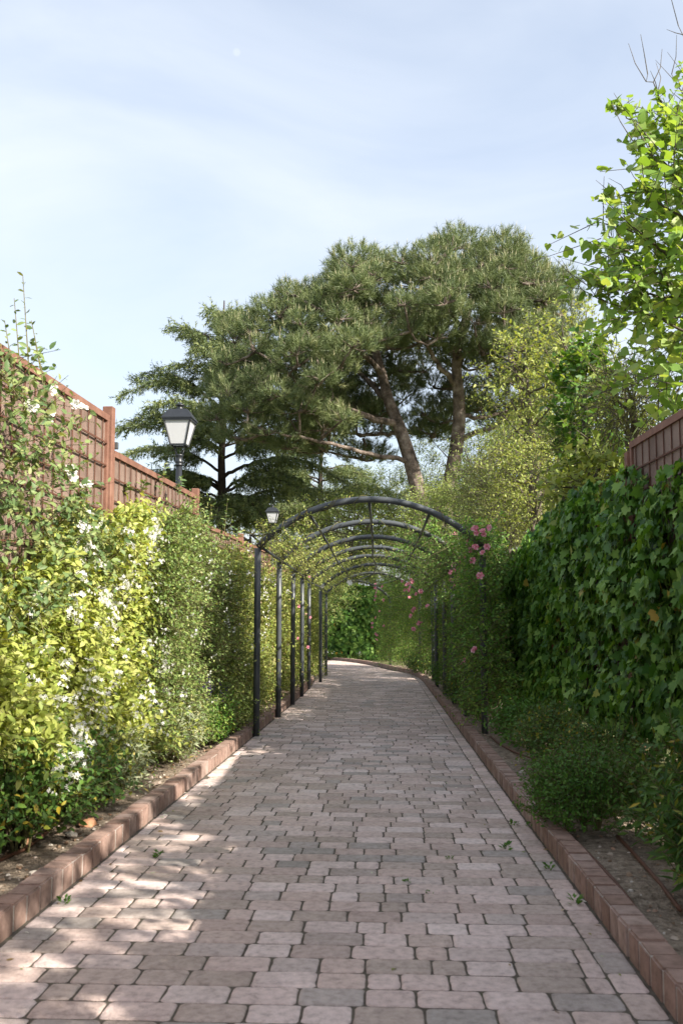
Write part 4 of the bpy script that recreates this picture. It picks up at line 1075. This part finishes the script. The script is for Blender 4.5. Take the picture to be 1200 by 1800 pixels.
# ================================================================== TREES
def broad_tree(name, label, seed, base, trunk_h, r, crown_c, crown_r, T, mat, leaf, n_sh, nl, group=None, bark='bark', n_limb=14, L=(.25, .55), n_ind=0, lob=.25, droop=.25, key='leaf', hollow=.35, twigs=0, flat=None, up=.6):
    """a trunk, limbs reaching into an uneven crown ellipsoid, twigs with leaves around the limb ends"""
    rg = np.random.default_rng(seed)
    t = thing(name, label, 'tree' if 'tree' in name or name in ('linden',) else 'shrub', group, tuple(base))
    base = np.array(base, float); c = np.array(crown_c, float) - base; R3 = np.array(crown_r, float)
    n = n_sh
    v = unit(rg.normal(size=(n, 3))); rr_ = (hollow + (1 - hollow) * rg.random(n)) ** .6
    k = 1 + lob * vnoise(seed, v, 1.6) + lob * .6 * vnoise(seed + 3, v, 3.5)
    S = c + v * R3 * (rr_ * k)[:, None]
    S = S[S[:, 2] > .1]
    n = len(S)
    segs = []
    top = c + np.array([0, 0, -.35 * R3[2]])
    P = np.array([np.array([0, 0, -.1]), np.array([c[0] * .2, c[1] * .2, top[2] * .45]), np.array([c[0] * .6, c[1] * .6, top[2] * .8]), top, c + np.array([0, 0, .3 * R3[2]])])
    P[1:-1] += rg.normal(size=(3, 3)) * .04
    segs.append((P, np.array([r * 1.15, r, r * .8, r * .6, r * .3])))
    ends = []
    for q in range(n_limb):
        w = unit(rg.normal(size=3) + np.array([0, 0, .25])); kk = 1 + lob * float(vnoise(seed, w[None], 1.6)[0])
        e = c + w * R3 * .85 * kk
        s0 = P[2] + (P[4] - P[2]) * rg.uniform(0, .95)
        m_ = (s0 + e) / 2 + rg.normal(size=3) * .12 + np.array([0, 0, .1])
        Q = np.array([s0, s0 * .4 + m_ * .6, m_ * .55 + e * .45, e])
        segs.append((Q, np.array([r * .34, r * .26, r * .17, r * .06])))
        for f in (.5, .75, 1): ends.append(Q[1] * (1 - f) + Q[3] * f)
    ends = np.array(ends)
    # each shoot sits near a limb: pull a share of them in
    j = np.argmin(((S[:, None] - ends[None]) ** 2).sum(-1), 1)
    S = S * .75 + ends[j] * .25 + rg.normal(size=S.shape) * .05
    d = unit(S - c) * .8 + rg.normal(size=S.shape) * .5 + np.array([0, 0, .25])
    Ls = rg.uniform(L[0], L[1], n)
    pos, D, N, sc = shoots(rg, S, d, Ls, nl, leaf, droop, 1.0, up=up)
    crown = add_leaves(t, T, mat, pos + 0, D, N, sc, rg, 0, 'crown') if not n_ind else None
    if n_ind:
        x, y, z = project(pos + base)
        size = np.where((x > 5) & (x < 1195) & (y > 5) & (y < 1795) & (z > .5), sc * FPX / np.maximum(z, .5), 0) * np.where(((pos - S.repeat(nl, 0)[:len(pos)]) ** 2).sum(1) >= 0, 1, 1)
        # nearest to the camera first
        size = size * np.clip(1.6 - (z - z.min()) / 1.2, .05, 1)
        idx = np.argsort(-size)[:n_ind]
        keep = np.ones(len(pos), bool); keep[idx] = False
        me = leaf_proto(key, T, mat)
        Dn = unit(D[idx]); Yv = unit(np.cross(N[idx], Dn)); Nn = np.cross(Dn, Yv)
        for q, i in enumerate(idx):
            o = bpy.data.objects.new('leaf', me); COL.objects.link(o); o.parent = t; s = sc[i]
            o.matrix_basis = Matrix(((Dn[q][0] * s, Yv[q][0] * s, Nn[q][0] * s, pos[i][0]), (Dn[q][1] * s, Yv[q][1] * s, Nn[q][1] * s, pos[i][1]), (Dn[q][2] * s, Yv[q][2] * s, Nn[q][2] * s, pos[i][2]), (0, 0, 0, 1)))
        add_leaves(t, T, mat, pos[keep], D[keep], N[keep], sc[keep], rg, 0, 'crown')
    ac = Acc(); stem_strips(ac, S, d, Ls, .004 if leaf > .05 else .003, droop)
    for Pq, rq in segs[1:]:
        V, F = tube(Pq, rq, 5, False); ac.add(V, F)
    kind(obj('limbs', ac.mesh('limbs', True), M[bark], t), 'stuff')
    V, F = tube(*segs[0], 10); obj('trunk', mk_mesh('trunk', V, F, smooth=True), M[bark], t)
    return t
def on_ground(x, y): return (x, y, gz(y) - .02)
def pxc(px, py, Y): return W(px, py, Y)
# ---- linden with large leaves reaching in from the right
lin = broad_tree('linden_tree', 'young linden tree with large bright leaves and bare top twigs at the right edge', 401, on_ground(3.1, 6.9), 2, .07, pxc(1325, 500, 6.9), (1.12, 1.15, 1.25), T_HEART, M['l_linden'], .105, 640, 6, None, 'bark', 18, (.25, .6), 300, .35, .3, 'linden', .3)
rgl = np.random.default_rng(402)
# upper limbs: the narrow top of the crown and its long bare twigs
b0 = np.array(lin.location)
S, dd, Ls = [], [], []
tw = Acc()
up_l = [((1255, 470), (1235, 300), (1215, 180), (1200, 60)), ((1265, 470), (1250, 300), (1225, 150), (1192, 45)), ((1250, 480), (1190, 380), (1130, 330), (1075, 345)), ((1245, 430), (1180, 300), (1120, 215), (1090, 190)), ((1240, 360), (1190, 250), (1160, 170), (1138, 130)), ((1260, 520), (1180, 450), (1110, 400), (1060, 395)), ((1240, 520), (1140, 520), (1090, 505), (1030, 500)), ((1250, 420), (1200, 330), (1160, 290), (1110, 245)), ((1245, 600), (1160, 560), (1090, 540), (1000, 505)), ((1260, 380), (1240, 250), (1215, 190), (1180, 130)), ((1270, 360), (1255, 250), (1240, 190), (1230, 120)), ((1250, 560), (1170, 490), (1110, 470), (1075, 430)), ((1270, 350), (1230, 260), (1190, 215), (1150, 205))]
for k, ln in enumerate(up_l):
    Y = 6.9 + rgl.uniform(-.5, .6)
    Q = np.array([W(x, y, Y) for x, y in ln]) - b0
    tt = np.linspace(0, 3, 13); Qd = np.stack([np.interp(tt, range(4), Q[:, a]) for a in range(3)], 1)
    Qd[1:-1] = (Qd[:-2] + Qd[1:-1] + Qd[2:]) / 3; Qd[1:-1] += rgl.normal(size=Qd[1:-1].shape) * .015
    V, F = tube(Qd, np.linspace(.013, .0025, 13), 5, False); tw.add(V, F)
    last = 9 if k in (0, 1, 4, 9) else 12
    for i in range(2, last + 1):
        for q in range(3):
            if i > 8 and rgl.random() < .45: continue
            S.append(Qd[i] + rgl.normal(size=3) * .04); dd.append(unit(rgl.normal(size=3) + np.array([0, 0, .4]) + (Qd[i] - Qd[i - 1]) * 3)); Ls.append(rgl.uniform(.1, .32) * (1.15 - i / 20))
    for i in range(5, 13):                                   # fine bare twigs
        for q in range(1):
            e = Qd[i] + (unit(rgl.normal(size=3)) * .6 + np.array([-.2, 0, .7])) * rgl.uniform(.12, .34)
            V, F = tube([Qd[i], (Qd[i] + e) / 2 + rgl.normal(size=3) * .015, e], [.004, .003, .0015], 4, False); tw.add(V, F)
S, dd, Ls = np.array(S), np.array(dd), np.array(Ls)
pos, D, N, sc = shoots(rgl, S, dd, Ls, 4, .10, .3, 1.0)
add_leaves(lin, T_HEART, M['l_linden'], pos, D, N, sc * rgl.uniform(.6, 1, len(sc)), rgl, 0, 'crown')
stem_strips(tw, S, dd, Ls, .003, .3)
obj('twigs', tw.mesh('twigs', True), M['bark'], lin)
# ---- the trees and shrubs behind the right-hand fence
gR = 'trees and shrubs behind the right fence'
broad_tree('linden_tree', 'shaded deep green linden between the yellow-green tree and the big-leaved one', 411, on_ground(2.5, 11.4), 2, .06, pxc(1030, 720, 11.4), (.4, .7, 1.0), T_HEART, M['l_deep'], .10, 380, 6, gR, 'bark', 14, (.18, .4), 0, .25, .3)
broad_tree('young_tree', 'loose yellow-green young tree in front of the pine on its right', 412, on_ground(3.0, 17.0), 2, .08, pxc(925, 680, 17.0), (.95, 1.2, 1.38), T_OVATE, M['l_young'], .10, 340, 7, gR, 'bark', 18, (.25, .6), 0, .4, .3, hollow=.15)
broad_tree('young_tree', 'slim pale green tree top reaching up beside the pine crown', 413, on_ground(3.7, 16.0), 2, .07, pxc(1015, 645, 16.0), (.8, .8, 1.2), T_OVATE, M['l_young'], .10, 230, 7, gR, 'bark', 14, (.25, .6), 0, .4, .3, hollow=.15)
broad_tree('olive_shrub', 'olive-toned fine-leaved shrub just above the right fence', 414, on_ground(2.5, 8.6), 2, .05, pxc(1105, 705, 8.6), (.34, .5, .32), T_LANCE, M['l_olive'], .06, 420, 10, gR, 'bark', 14, (.2, .4), 0, .25, .2)
broad_tree('tall_shrub', 'pale yellow-green tall shrub above the end of the ivy', 415, on_ground(3.2, 18.5), 2, .05, pxc(955, 800, 18.5), (.8, 1.0, 1.05), T_QUAD, M['l_privet'], .07, 900, 9, gR, 'bark', 20, (.25, .5), 0, .35, .2)
broad_tree('tall_shrub', 'light olive shrub behind the top of the right-hand roses', 416, on_ground(2.7, 18.5), 2, .05, pxc(885, 880, 18.5), (.9, .9, 1.0), T_QUAD, M['l_olive'], .06, 1000, 9, gR, 'bark', 20, (.25, .55), 0, .35, .2)
broad_tree('tall_shrub', 'thin yellow-green shrub with bare stems behind the ivy crest', 417, on_ground(2.9, 11.3), 2, .05, pxc(1075, 800, 11.3), (.9, .6, .55), T_QUAD, M['l_privet'], .06, 520, 8, gR, 'bark', 20, (.25, .5), 0, .3, .2)
broad_tree('tall_shrub', 'green shrub filling the gap under the yellow-green tree', 418, on_ground(3.6, 20), 2, .06, pxc(960, 880, 20), (1.4, 1.2, 1.6), T_QUAD, M['l_fine'], .075, 1000, 9, gR, 'bark', 20, (.3, .6), 0, .35, .2)
broad_tree('tall_shrub', 'bright yellow-green shrub low behind the right pine trunk', 419, on_ground(1.7, 24.5), 2, .06, pxc(820, 920, 24.5), (1.5, 1.3, 1.4), T_QUAD, M['l_privet'], .08, 1300, 9, gR, 'bark', 18, (.3, .6), 0, .35, .2)
broad_tree('sapling_tree', 'leafy bright tree sprouting over the ivy crest by the fence corner', 420, on_ground(2.05, 7.9), 2, .04, pxc(1045, 850, 7.9), (.32, .4, .22), T_HEART, M['l_young'], .075, 160, 6, gR, 'bark', 12, (.15, .35), 0, .3, .3)
broad_tree('tall_shrub', 'bright leafy shrub hiding the foot of the yellow-green tree', 429, on_ground(2.55, 15.2), 2, .05, pxc(935, 850, 15.2), (.75, .7, .75), T_QUAD, M['l_young'], .07, 520, 9, gR, 'bark', 18, (.25, .5), 0, .35, .2)
broad_tree('tall_shrub', 'green shrub standing right of the pine trunks above the roses', 430, on_ground(3.1, 22.6), 2, .06, pxc(888, 850, 22.6), (1.3, 1.4, 1.6), T_QUAD, M['l_fine'], .085, 1000, 9, gR, 'bark', 18, (.3, .6), 0, .35, .2)
gB = 'shrubs beyond the bend'
broad_tree('garden_shrub', 'yellow-green shrub seen through the upper arches', 421, on_ground(-1.2, 35.5), 2, .08, pxc(610, 935, 35.5), (2.4, 1.6, 1.7), T_QUAD, M['l_privet'], .12, 900, 9, gB, 'bark', 20, (.4, .8), 0, .3, .2)
broad_tree('garden_shrub', 'green shrub between the pine trunks and the arch tops', 422, on_ground(.8, 37), 2, .08, pxc(705, 920, 37), (2.3, 1.6, 1.8), T_QUAD, M['l_fine'], .12, 900, 9, gB, 'bark', 20, (.4, .8), 0, .3, .2)
broad_tree('garden_shrub', 'dark green shrub beyond the left posts at the bend', 423, on_ground(-4.4, 31), 2, .08, pxc(540, 1040, 31), (1.6, 1.3, 1.4), T_QUAD, M['l_fine'], .10, 900, 9, gB, 'bark', 18, (.3, .6), 0, .3, .2)
broad_tree('garden_tree', 'dense green tree behind the pine trunks', 424, on_ground(6, 46), 3, .2, pxc(850, 840, 46), (4.2, 3, 3.4), T_LANCE, M['l_pine'], .26, 1500, 10, gB, 'bark_dark', 24, (.5, 1.0), 0, .3, .1)
broad_tree('garden_tree', 'green tree far behind the arches, low between the trunks', 425, on_ground(-.5, 52), 3, .2, pxc(650, 900, 52), (5.5, 3, 2.6), T_LANCE, M['l_pine'], .28, 1500, 10, gB, 'bark_dark', 24, (.5, 1.0), 0, .3, .1)
broad_tree('garden_tree', 'dark tree low behind the cedar and the second lamp', 426, on_ground(-9, 54), 3, .2, pxc(440, 960, 54), (5.5, 3, 3.0), T_LANCE, M['l_cedar'], .28, 1300, 10, gB, 'bark_dark', 24, (.5, 1.0), 0, .3, .1)
broad_tree('garden_shrub', 'pale green shrub low behind the right trunk of the pine', 427, on_ground(2.15, 30.5), 2, .08, pxc(782, 935, 30.5), (1.6, 1.3, 1.9), T_QUAD, M['l_privet'], .10, 1300, 9, gB, 'bark', 20, (.35, .7), 0, .3, .2)
broad_tree('linden_tree', 'unseen linden added outside the picture on the right to dapple the left kerb with shade', 428, on_ground(3.9, 1.0), 2, .07, (3.9, 1.0, 4.2), (.9, 2.4, .9), T_HEART, M['l_linden'], .11, 300, 6, None, 'bark', 16, (.25, .6), 0, .35, .3)  # unseen tree, added for the dappled shade it casts on path and kerb
# ---- the ivy hedge that closes the view
rgh = np.random.default_rng(431)
hx0, hx1 = G(560, 1158)[0], G(760, 1158)[0]
hd = thing('ivy_hedge', 'rounded ivy hedge with sunlit top closing the view at the bend', 'ivy hedge', None, (0, 33.6, gz(33.6)))
n = 6500
u = rgh.random(n); zt = rgh.random(n)
xx = -2.3 + 7.0 * u
top_h = 2.72 + .12 * np.sin(xx * 2.2) - .9 * np.clip((-1.7 - xx) / .6, 0, 1) ** 2
hh = top_h * zt
edge = np.clip((zt - .82) / .18, 0, 1)
lay = rgh.random(n) ** 1.5
yf = -.4 + .35 * edge ** 2 + .12 * vnoise(432, np.stack([xx, 0 * xx, hh], 1), 1.6) + .25 * lay
rim = rgh.random(n) < .22
yf = np.where(rim, rgh.uniform(-.3, .9, n), yf); hh = np.where(rim, top_h + .05 * rgh.normal(size=n), hh)
pos = np.stack([xx, yf, hh], 1)
D = unit(np.stack([rgh.normal(size=n) * .5, -rgh.uniform(0, .6, n), -rgh.uniform(.4, 1.1, n)], 1))
N = unit(np.stack([rgh.normal(size=n) * .4, -.9 * np.ones(n), rgh.uniform(0, .9, n)], 1))
N = np.where(rim[:, None], unit(np.stack([rgh.normal(size=n) * .4, rgh.normal(size=n) * .4, np.ones(n)], 1)), N)
D = np.where(rim[:, None], unit(rgh.normal(size=(n, 3)) * np.array([1, 1, .3])), D)
add_leaves(hd, T_IVY, M['l_ivy'], pos, D, N, .17 * rgh.uniform(.6, 1.2, n), rgh)
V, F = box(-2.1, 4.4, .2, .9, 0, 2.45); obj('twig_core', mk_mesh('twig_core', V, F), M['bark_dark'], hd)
# small flowers at the foot of the far hedge
for k, (px, py, me, lab) in enumerate([(557, 1140, 'p_orange', 'small orange flowering plant at the far left end of the kerb'), (579, 1147, 'p_white', 'small white flowering plant below the far ivy hedge'), (595, 1150, 'p_orange', 'small yellow-orange flowers at the foot of the far ivy hedge'), (630, 1155, 'p_white', 'tiny white flowers by the far kerb, right of the ivy hedge centre')]):
    c = W(px, py + 6, 32.6); c = (c[0], 32.6)
    bush('flowering_plant', lab, 'flowers', 440 + k, c, .22, .15, .22, T_QUAD, M['l_shrub'], 50, 6, .07, 'small flowers at the bend', (.08, .16), .1, .8, ([cluster_mesh('flower_cluster', 6, .08, .05, M[me], 60 + k)], 4, (.35, .6)))

# ---- stone pine with two trunks
def needle_tuft(seed, n, L, w, cone=1.0):
    g = np.random.default_rng(seed); V = []; F = []
    for k in range(n):
        a = g.uniform(0, 6.283); e = g.uniform(.15, cone)
        d = np.array([math.cos(a) * math.sin(e), math.sin(a) * math.sin(e), math.cos(e)])
        s = unit(np.cross(d, g.normal(size=3))) * w; b_ = np.array([0, 0, g.uniform(-.5, .35)]) * L
        l = L * g.uniform(.75, 1.1)
        i = len(V); V += [b_ - s, b_ + s, b_ + d * l]; F.append((i, i + 1, i + 2))
    return np.array(V)[:, [2, 0, 1]], np.array(F)         # tuft axis along x
PY = 33.0
rgp = np.random.default_rng(501)
pine = thing('stone_pine', 'large umbrella pine with two bare trunks behind the arches', 'tree', None, (W(760, 1000, PY)[0], PY, gz(PY) - .05))
pb = np.array(pine.location)
limbs = {
 'trunk1': ([(752, 1175, 0), (748, 1000, 0), (742, 905, 0), (735, 862, 0), (720, 805, 0), (700, 745, .1), (682, 705, .2), (672, 660, .3), (655, 600, .4), (640, 540, .3), (635, 490, 0)], .36),
 'trunk2': ([(768, 1175, .3), (772, 1000, .3), (780, 905, .3), (793, 840, .3), (803, 780, .2), (808, 730, 0), (805, 680, -.3), (800, 635, -.6), (812, 580, -.8), (830, 520, -.6), (845, 460, -.3)], .36)}
fine = [([(722, 812, 0), (690, 803, -.5), (640, 797, -1), (590, 782, -1.6), (540, 772, -2.2), (480, 758, -2.8), (430, 740, -3)], .10),
 ([(700, 745, .1), (655, 735, -.6), (610, 718, -1.2), (565, 698, -1.8), (530, 680, -2.4), (480, 640, -2.6)], .14),
 ([(706, 760, .1), (660, 765, 1), (600, 760, 2), (540, 730, 2.6)], .08),
 ([(682, 705, .2), (640, 665, 1), (600, 620, 1.6), (560, 560, 2)], .12),
 ([(672, 660, .3), (620, 600, -1), (570, 550, -1.8), (520, 520, -2)], .11),
 ([(795, 838, .3), (830, 826, 0), (865, 808, -.4), (900, 785, -.6), (950, 760, -.6)], .13),
 ([(803, 775, .2), (850, 755, -.8), (900, 735, -1.4), (950, 705, -1.8), (985, 660, -1.8)], .12),
 ([(808, 728, 0), (850, 735, 1), (900, 720, 2), (960, 690, 2.4)], .09),
 ([(805, 680, -.3), (770, 640, -1.2), (740, 590, -1.8), (720, 540, -2)], .11),
 ([(800, 635, -.6), (860, 590, -1.5), (910, 540, -2), (950, 510, -1.8)], .12),
 ([(812, 580, -.8), (780, 530, -1.2), (760, 470, -1)], .08),
 ([(655, 600, .4), (690, 560, 1.2), (720, 500, 1.6)], .08)]
net = []; bac = Acc()
for nm, (pts, r) in limbs.items():
    Q = np.array([W(x, y, PY + dy) for x, y, dy in pts]) - pb
    tt = np.linspace(0, len(Q) - 1, 40); Qd = np.stack([np.interp(tt, range(len(Q)), Q[:, a]) for a in range(3)], 1)
    for _ in range(3): Qd[1:-1] = (Qd[:-2] + 2 * Qd[1:-1] + Qd[2:]) / 4
    V, F = tube(Qd, np.linspace(r, r * .28, 40), 14); obj('trunk', mk_mesh('trunk', V, F, smooth=True), M['bark_pine'], pine)
    net += list(Qd[18:])
for pts, r in fine:
    Q = np.array([W(x, y, PY + dy) for x, y, dy in pts]) - pb
    tt = np.linspace(0, len(Q) - 1, 18); Qd = np.stack([np.interp(tt, range(len(Q)), Q[:, a]) for a in range(3)], 1)
    for _ in range(2): Qd[1:-1] = (Qd[:-2] + 2 * Qd[1:-1] + Qd[2:]) / 4
    Qd[1:-1] += rgp.normal(size=Qd[1:-1].shape) * .03
    V, F = tube(Qd, np.linspace(r, r * .3, 18), 8); bac.add(V, F)
    net += list(Qd[3:])
outline = np.array([(352, 735), (360, 665), (384, 600), (415, 550), (462, 540), (492, 508), (540, 494), (590, 455), (645, 437), (705, 438), (760, 420), (830, 415), (885, 420), (928, 450), (980, 472), (1016, 515), (1026, 585), (1015, 660), (980, 725), (930, 735), (890, 700), (850, 690), (810, 660), (760, 665), (720, 690), (690, 730), (660, 770), (620, 800), (560, 812), (500, 815), (440, 812), (385, 790)], float)
def inside(p, poly):
    x, y = p; c = False; j = len(poly) - 1
    for i in range(len(poly)):
        if (poly[i][1] > y) != (poly[j][1] > y) and x < (poly[j][0] - poly[i][0]) * (y - poly[i][1]) / (poly[j][1] - poly[i][1]) + poly[i][0]: c = not c
        j = i
    return c
def edge_dist(p, poly):
    a = poly; b_ = np.roll(poly, -1, 0); ab = b_ - a
    t = np.clip(((p - a) * ab).sum(1) / (ab ** 2).sum(1), 0, 1)
    return np.sqrt(((a + ab * t[:, None] - p) ** 2).sum(1).min())
cl = []
tries = 0
while len(cl) < 240 and tries < 20000:
    tries += 1
    p = np.array([rgp.uniform(350, 1030), rgp.uniform(410, 815)])
    if not inside(p, outline): continue
    e = edge_dist(p, outline)
    if e < 15: continue
    half = 4.6 * min(1, math.sqrt(e / 150)) + .2
    f = rgp.uniform(-1, 1); f = np.sign(f) * abs(f) ** .6
    if p[1] > 625 and 600 < p[0] < 870 and half * f < .7: continue
    q = W(p[0], p[1], PY + half * f)
    if any(np.linalg.norm(q - c) < .95 for c, _ in cl): continue
    cl.append((q, e))
back = np.array([(560, 700), (640, 650), (760, 640), (860, 660), (985, 690), (960, 770), (880, 770), (800, 770), (700, 800), (600, 815)], float)
nb = 0
while nb < 36:
    p = np.array([rgp.uniform(560, 990), rgp.uniform(640, 815)])
    if not inside(p, back): continue
    q = W(p[0], p[1], PY + rgp.uniform(1.6, 4.6))
    nb += 1
    if any(np.linalg.norm(q - c) < .6 for c, _ in cl): continue
    cl.append((q, 20))
TUFT = needle_tuft(7, 18, 1.0, .036, 1.15)
tp, td, ts = [], [], []
cp, cd = [], []
order = sorted(cl, key=lambda c: min(np.linalg.norm(c[0] - pb - np.array(k)) for k in net))
for q, e in order:
    q = q - pb
    A_ = np.array(net); dist = np.linalg.norm(A_ - q, axis=1) + .6 * np.clip(A_[:, 2] - q[2], 0, 9)
    s = A_[np.argmin(dist)]
    m_ = (s + q) / 2 + rgp.normal(size=3) * .12 - np.array([0, 0, .1])
    V, F = tube([s, s * .35 + m_ * .65, m_ * .5 + q * .5, q], [.06, .05, .04, .025], 6, False); bac.add(V, F)
    net += [m_, q]
    cr_ = rgp.uniform(.55, 1.0)
    n = int(100 * (cr_ / .8) ** 2)
    v = unit(rgp.normal(size=(n, 3))); v[:, 2] = np.abs(v[:, 2]) * .9 - .22 * rgp.random(n)
    v = unit(v)
    rad_ = rgp.uniform(.45, 1.0, n) ** .7 * (1 + .25 * vnoise(int(rgp.integers(9999)), v, 2.2))
    P = q + v * (cr_ * rad_)[:, None] * np.array([1.05, 1.05, .95])
    tp.append(P); td.append(v * .8 + np.array([0, 0, .55]) + rgp.normal(size=(n, 3)) * .25); ts.append(rgp.uniform(.17, .33, n))
    for k in range(9):                      # bare twigs that carry the tufts
        w = P[rgp.integers(n)]
        V, F = tube([q, (q + w) / 2 + rgp.normal(size=3) * .05, w], [.02, .014, .008], 4, False); bac.add(V, F)
    upm = v[:, 2] > .55
    cp.append(P[upm][:14] + v[upm][:14] * .12); cd.append(v[upm][:14] * .3 + np.array([0, 0, 1.0]))
tp, td, ts = np.concatenate(tp), np.concatenate(td), np.concatenate(ts)
add_leaves(pine, TUFT, M['l_pine'], tp, td, rgp.normal(size=tp.shape), ts, rgp, 0, 'crown')
cp, cd = np.concatenate(cp), np.concatenate(cd)
add_leaves(pine, (A([(0, -.05, 0), (0, .05, 0), (1, 0, 0), (0, 0, .08)]), I([(0, 1, 2), (0, 2, 3), (1, 3, 2)])), M['l_pine_tip'], cp, cd, rgp.normal(size=cp.shape), np.full(len(cp), .2), rgp, 0, 'candles')
obj('limbs', bac.mesh('limbs', True), M['bark_pine'], pine)

# ---- cedars with layered, drooping boughs
def cedar(label, seed, px, py_top, Y, boughs, auto, trunk_r):
    rg = np.random.default_rng(seed)
    base = W(px, 1000, Y); t = thing('cedar_tree', label, 'tree', 'cedars behind the fence', (base[0], Y, gz(Y) - .05))
    org = np.array(t.location); top = W(px + 6, py_top, Y) - org
    P = np.linspace([0, 0, 0], top, 12); P[1:-1] += rg.normal(size=(10, 3)) * .04
    V, F = tube(P, np.linspace(trunk_r, .03, 12), 10); obj('trunk', mk_mesh('trunk', V, F, smooth=True), M['bark_dark'], t)
    ac = Acc(); S, dd, Ls = [], [], []
    bl = []
    for (x0, y0, x1, y1, dy) in boughs:
        bl.append((W(x0, y0, Y) - org, W(x1, y1, Y + dy) - org))
    for k in range(auto):
        h = rg.uniform(.18, .97) * top[2]; f = h / top[2]
        a = rg.uniform(0, 6.283); Lb = (1.15 - f) * 5.4 * rg.uniform(.6, 1.0) + .5
        s0 = top * f; bl.append((s0, s0 + np.array([math.cos(a) * Lb, math.sin(a) * Lb, rg.uniform(-.1, .35) * Lb * .35])))
    for s0, e in bl:
        Lb = np.linalg.norm(e - s0)
        n = max(7, int(Lb * 5)); f = np.linspace(0, 1, n)
        Q = s0 + (e - s0) * f[:, None]; Q[:, 2] += .16 * Lb * np.sin(f * math.pi) - .03 * Lb * f ** 3
        Q[1:] += rg.normal(size=(n - 1, 3)) * .03
        V, F = tube(Q, np.linspace(.02 + .012 * Lb, .012, n), 5, False); ac.add(V, F)
        d = unit(e - s0); side = unit(np.cross(d, np.array([0, 0, 1.0])))
        for i in range(max(1, n // 5), n):
            wid = (.25 + .95 * (1 - f[i]) * min(1, Lb / 3)) * rg.uniform(.6, 1.1)
            for sg in (-1, 1):
                e2 = Q[i] + (side * sg * wid + d * wid * .55) + np.array([0, 0, -.12 * wid + rg.normal() * .05])
                V, F = tube([Q[i], (Q[i] + e2) / 2 + np.array([0, 0, .05 * wid]), e2], [.012, .009, .005], 3, False); ac.add(V, F)
                m_ = max(5, int(wid * 19))
                for g_ in np.linspace(.12, 1, m_):
                    q = Q[i] + (e2 - Q[i]) * g_ + np.array([0, 0, .1 * wid * g_ * (1 - g_)])
                    S.append(q + rg.normal(size=3) * .035)
                    dd.append(d * .45 + side * sg * .55 * rg.random() + np.array([0, 0, -.55 + rg.normal() * .3]) + rg.normal(size=3) * .25)
                    Ls.append(rg.uniform(.15, .34))
    S, dd, Ls = np.array(S), unit(np.array(dd)), np.array(Ls)
    obj('limbs', ac.mesh('limbs'), M['bark_dark'], t)
    g = np.random.default_rng(seed + 1); tv, tf = [], []
    for k in range(11):                       # a hanging spray
        b_ = np.array([k / 11, 0, 0]); a = g.uniform(0, 6.283)
        dn = unit(np.array([.8, math.cos(a), math.sin(a)])); s = unit(np.cross(dn, g.normal(size=3))) * .045
        i = len(tv); tv += [b_ - s, b_ + s, b_ + dn * .34]; tf.append((i, i + 1, i + 2))
    add_leaves(t, (np.array(tv), np.array(tf)), M['l_cedar'], S, dd, rg.normal(size=S.shape), Ls * 1.7, rg, 0, 'crown')
    return t
cedar('dark cedar with layered drooping boughs behind the tall lamp', 601, 388, 528, 41, [(388, 640, 300, 572, -1), (390, 590, 365, 540, -.5), (388, 700, 215, 690, -1.5), (388, 720, 240, 662, 1), (388, 790, 186, 762, -1), (388, 780, 215, 745, 1.5), (388, 830, 210, 800, -2), (388, 860, 250, 845, 1), (388, 850, 250, 870, -2.5), (388, 740, 260, 715, -2.5), (388, 680, 300, 640, -2), (388, 620, 330, 585, 1.5), (388, 560, 420, 548, -.5), (388, 810, 560, 800, -1.5), (388, 840, 620, 850, -2), (388, 870, 560, 880, -2.5), (388, 880, 470, 915, -3), (388, 900, 640, 890, 1), (388, 660, 350, 610, -2.5), (388, 800, 290, 800, -4), (388, 770, 320, 760, -4), (388, 890, 300, 900, -3)], 34, .33)
cedar('farther cedar whose low boughs show through the arches', 611, 560, 700, 48, [(560, 860, 470, 850, -1), (560, 880, 700, 870, -1), (560, 900, 480, 900, -2), (560, 850, 650, 840, -2)], 40, .3)
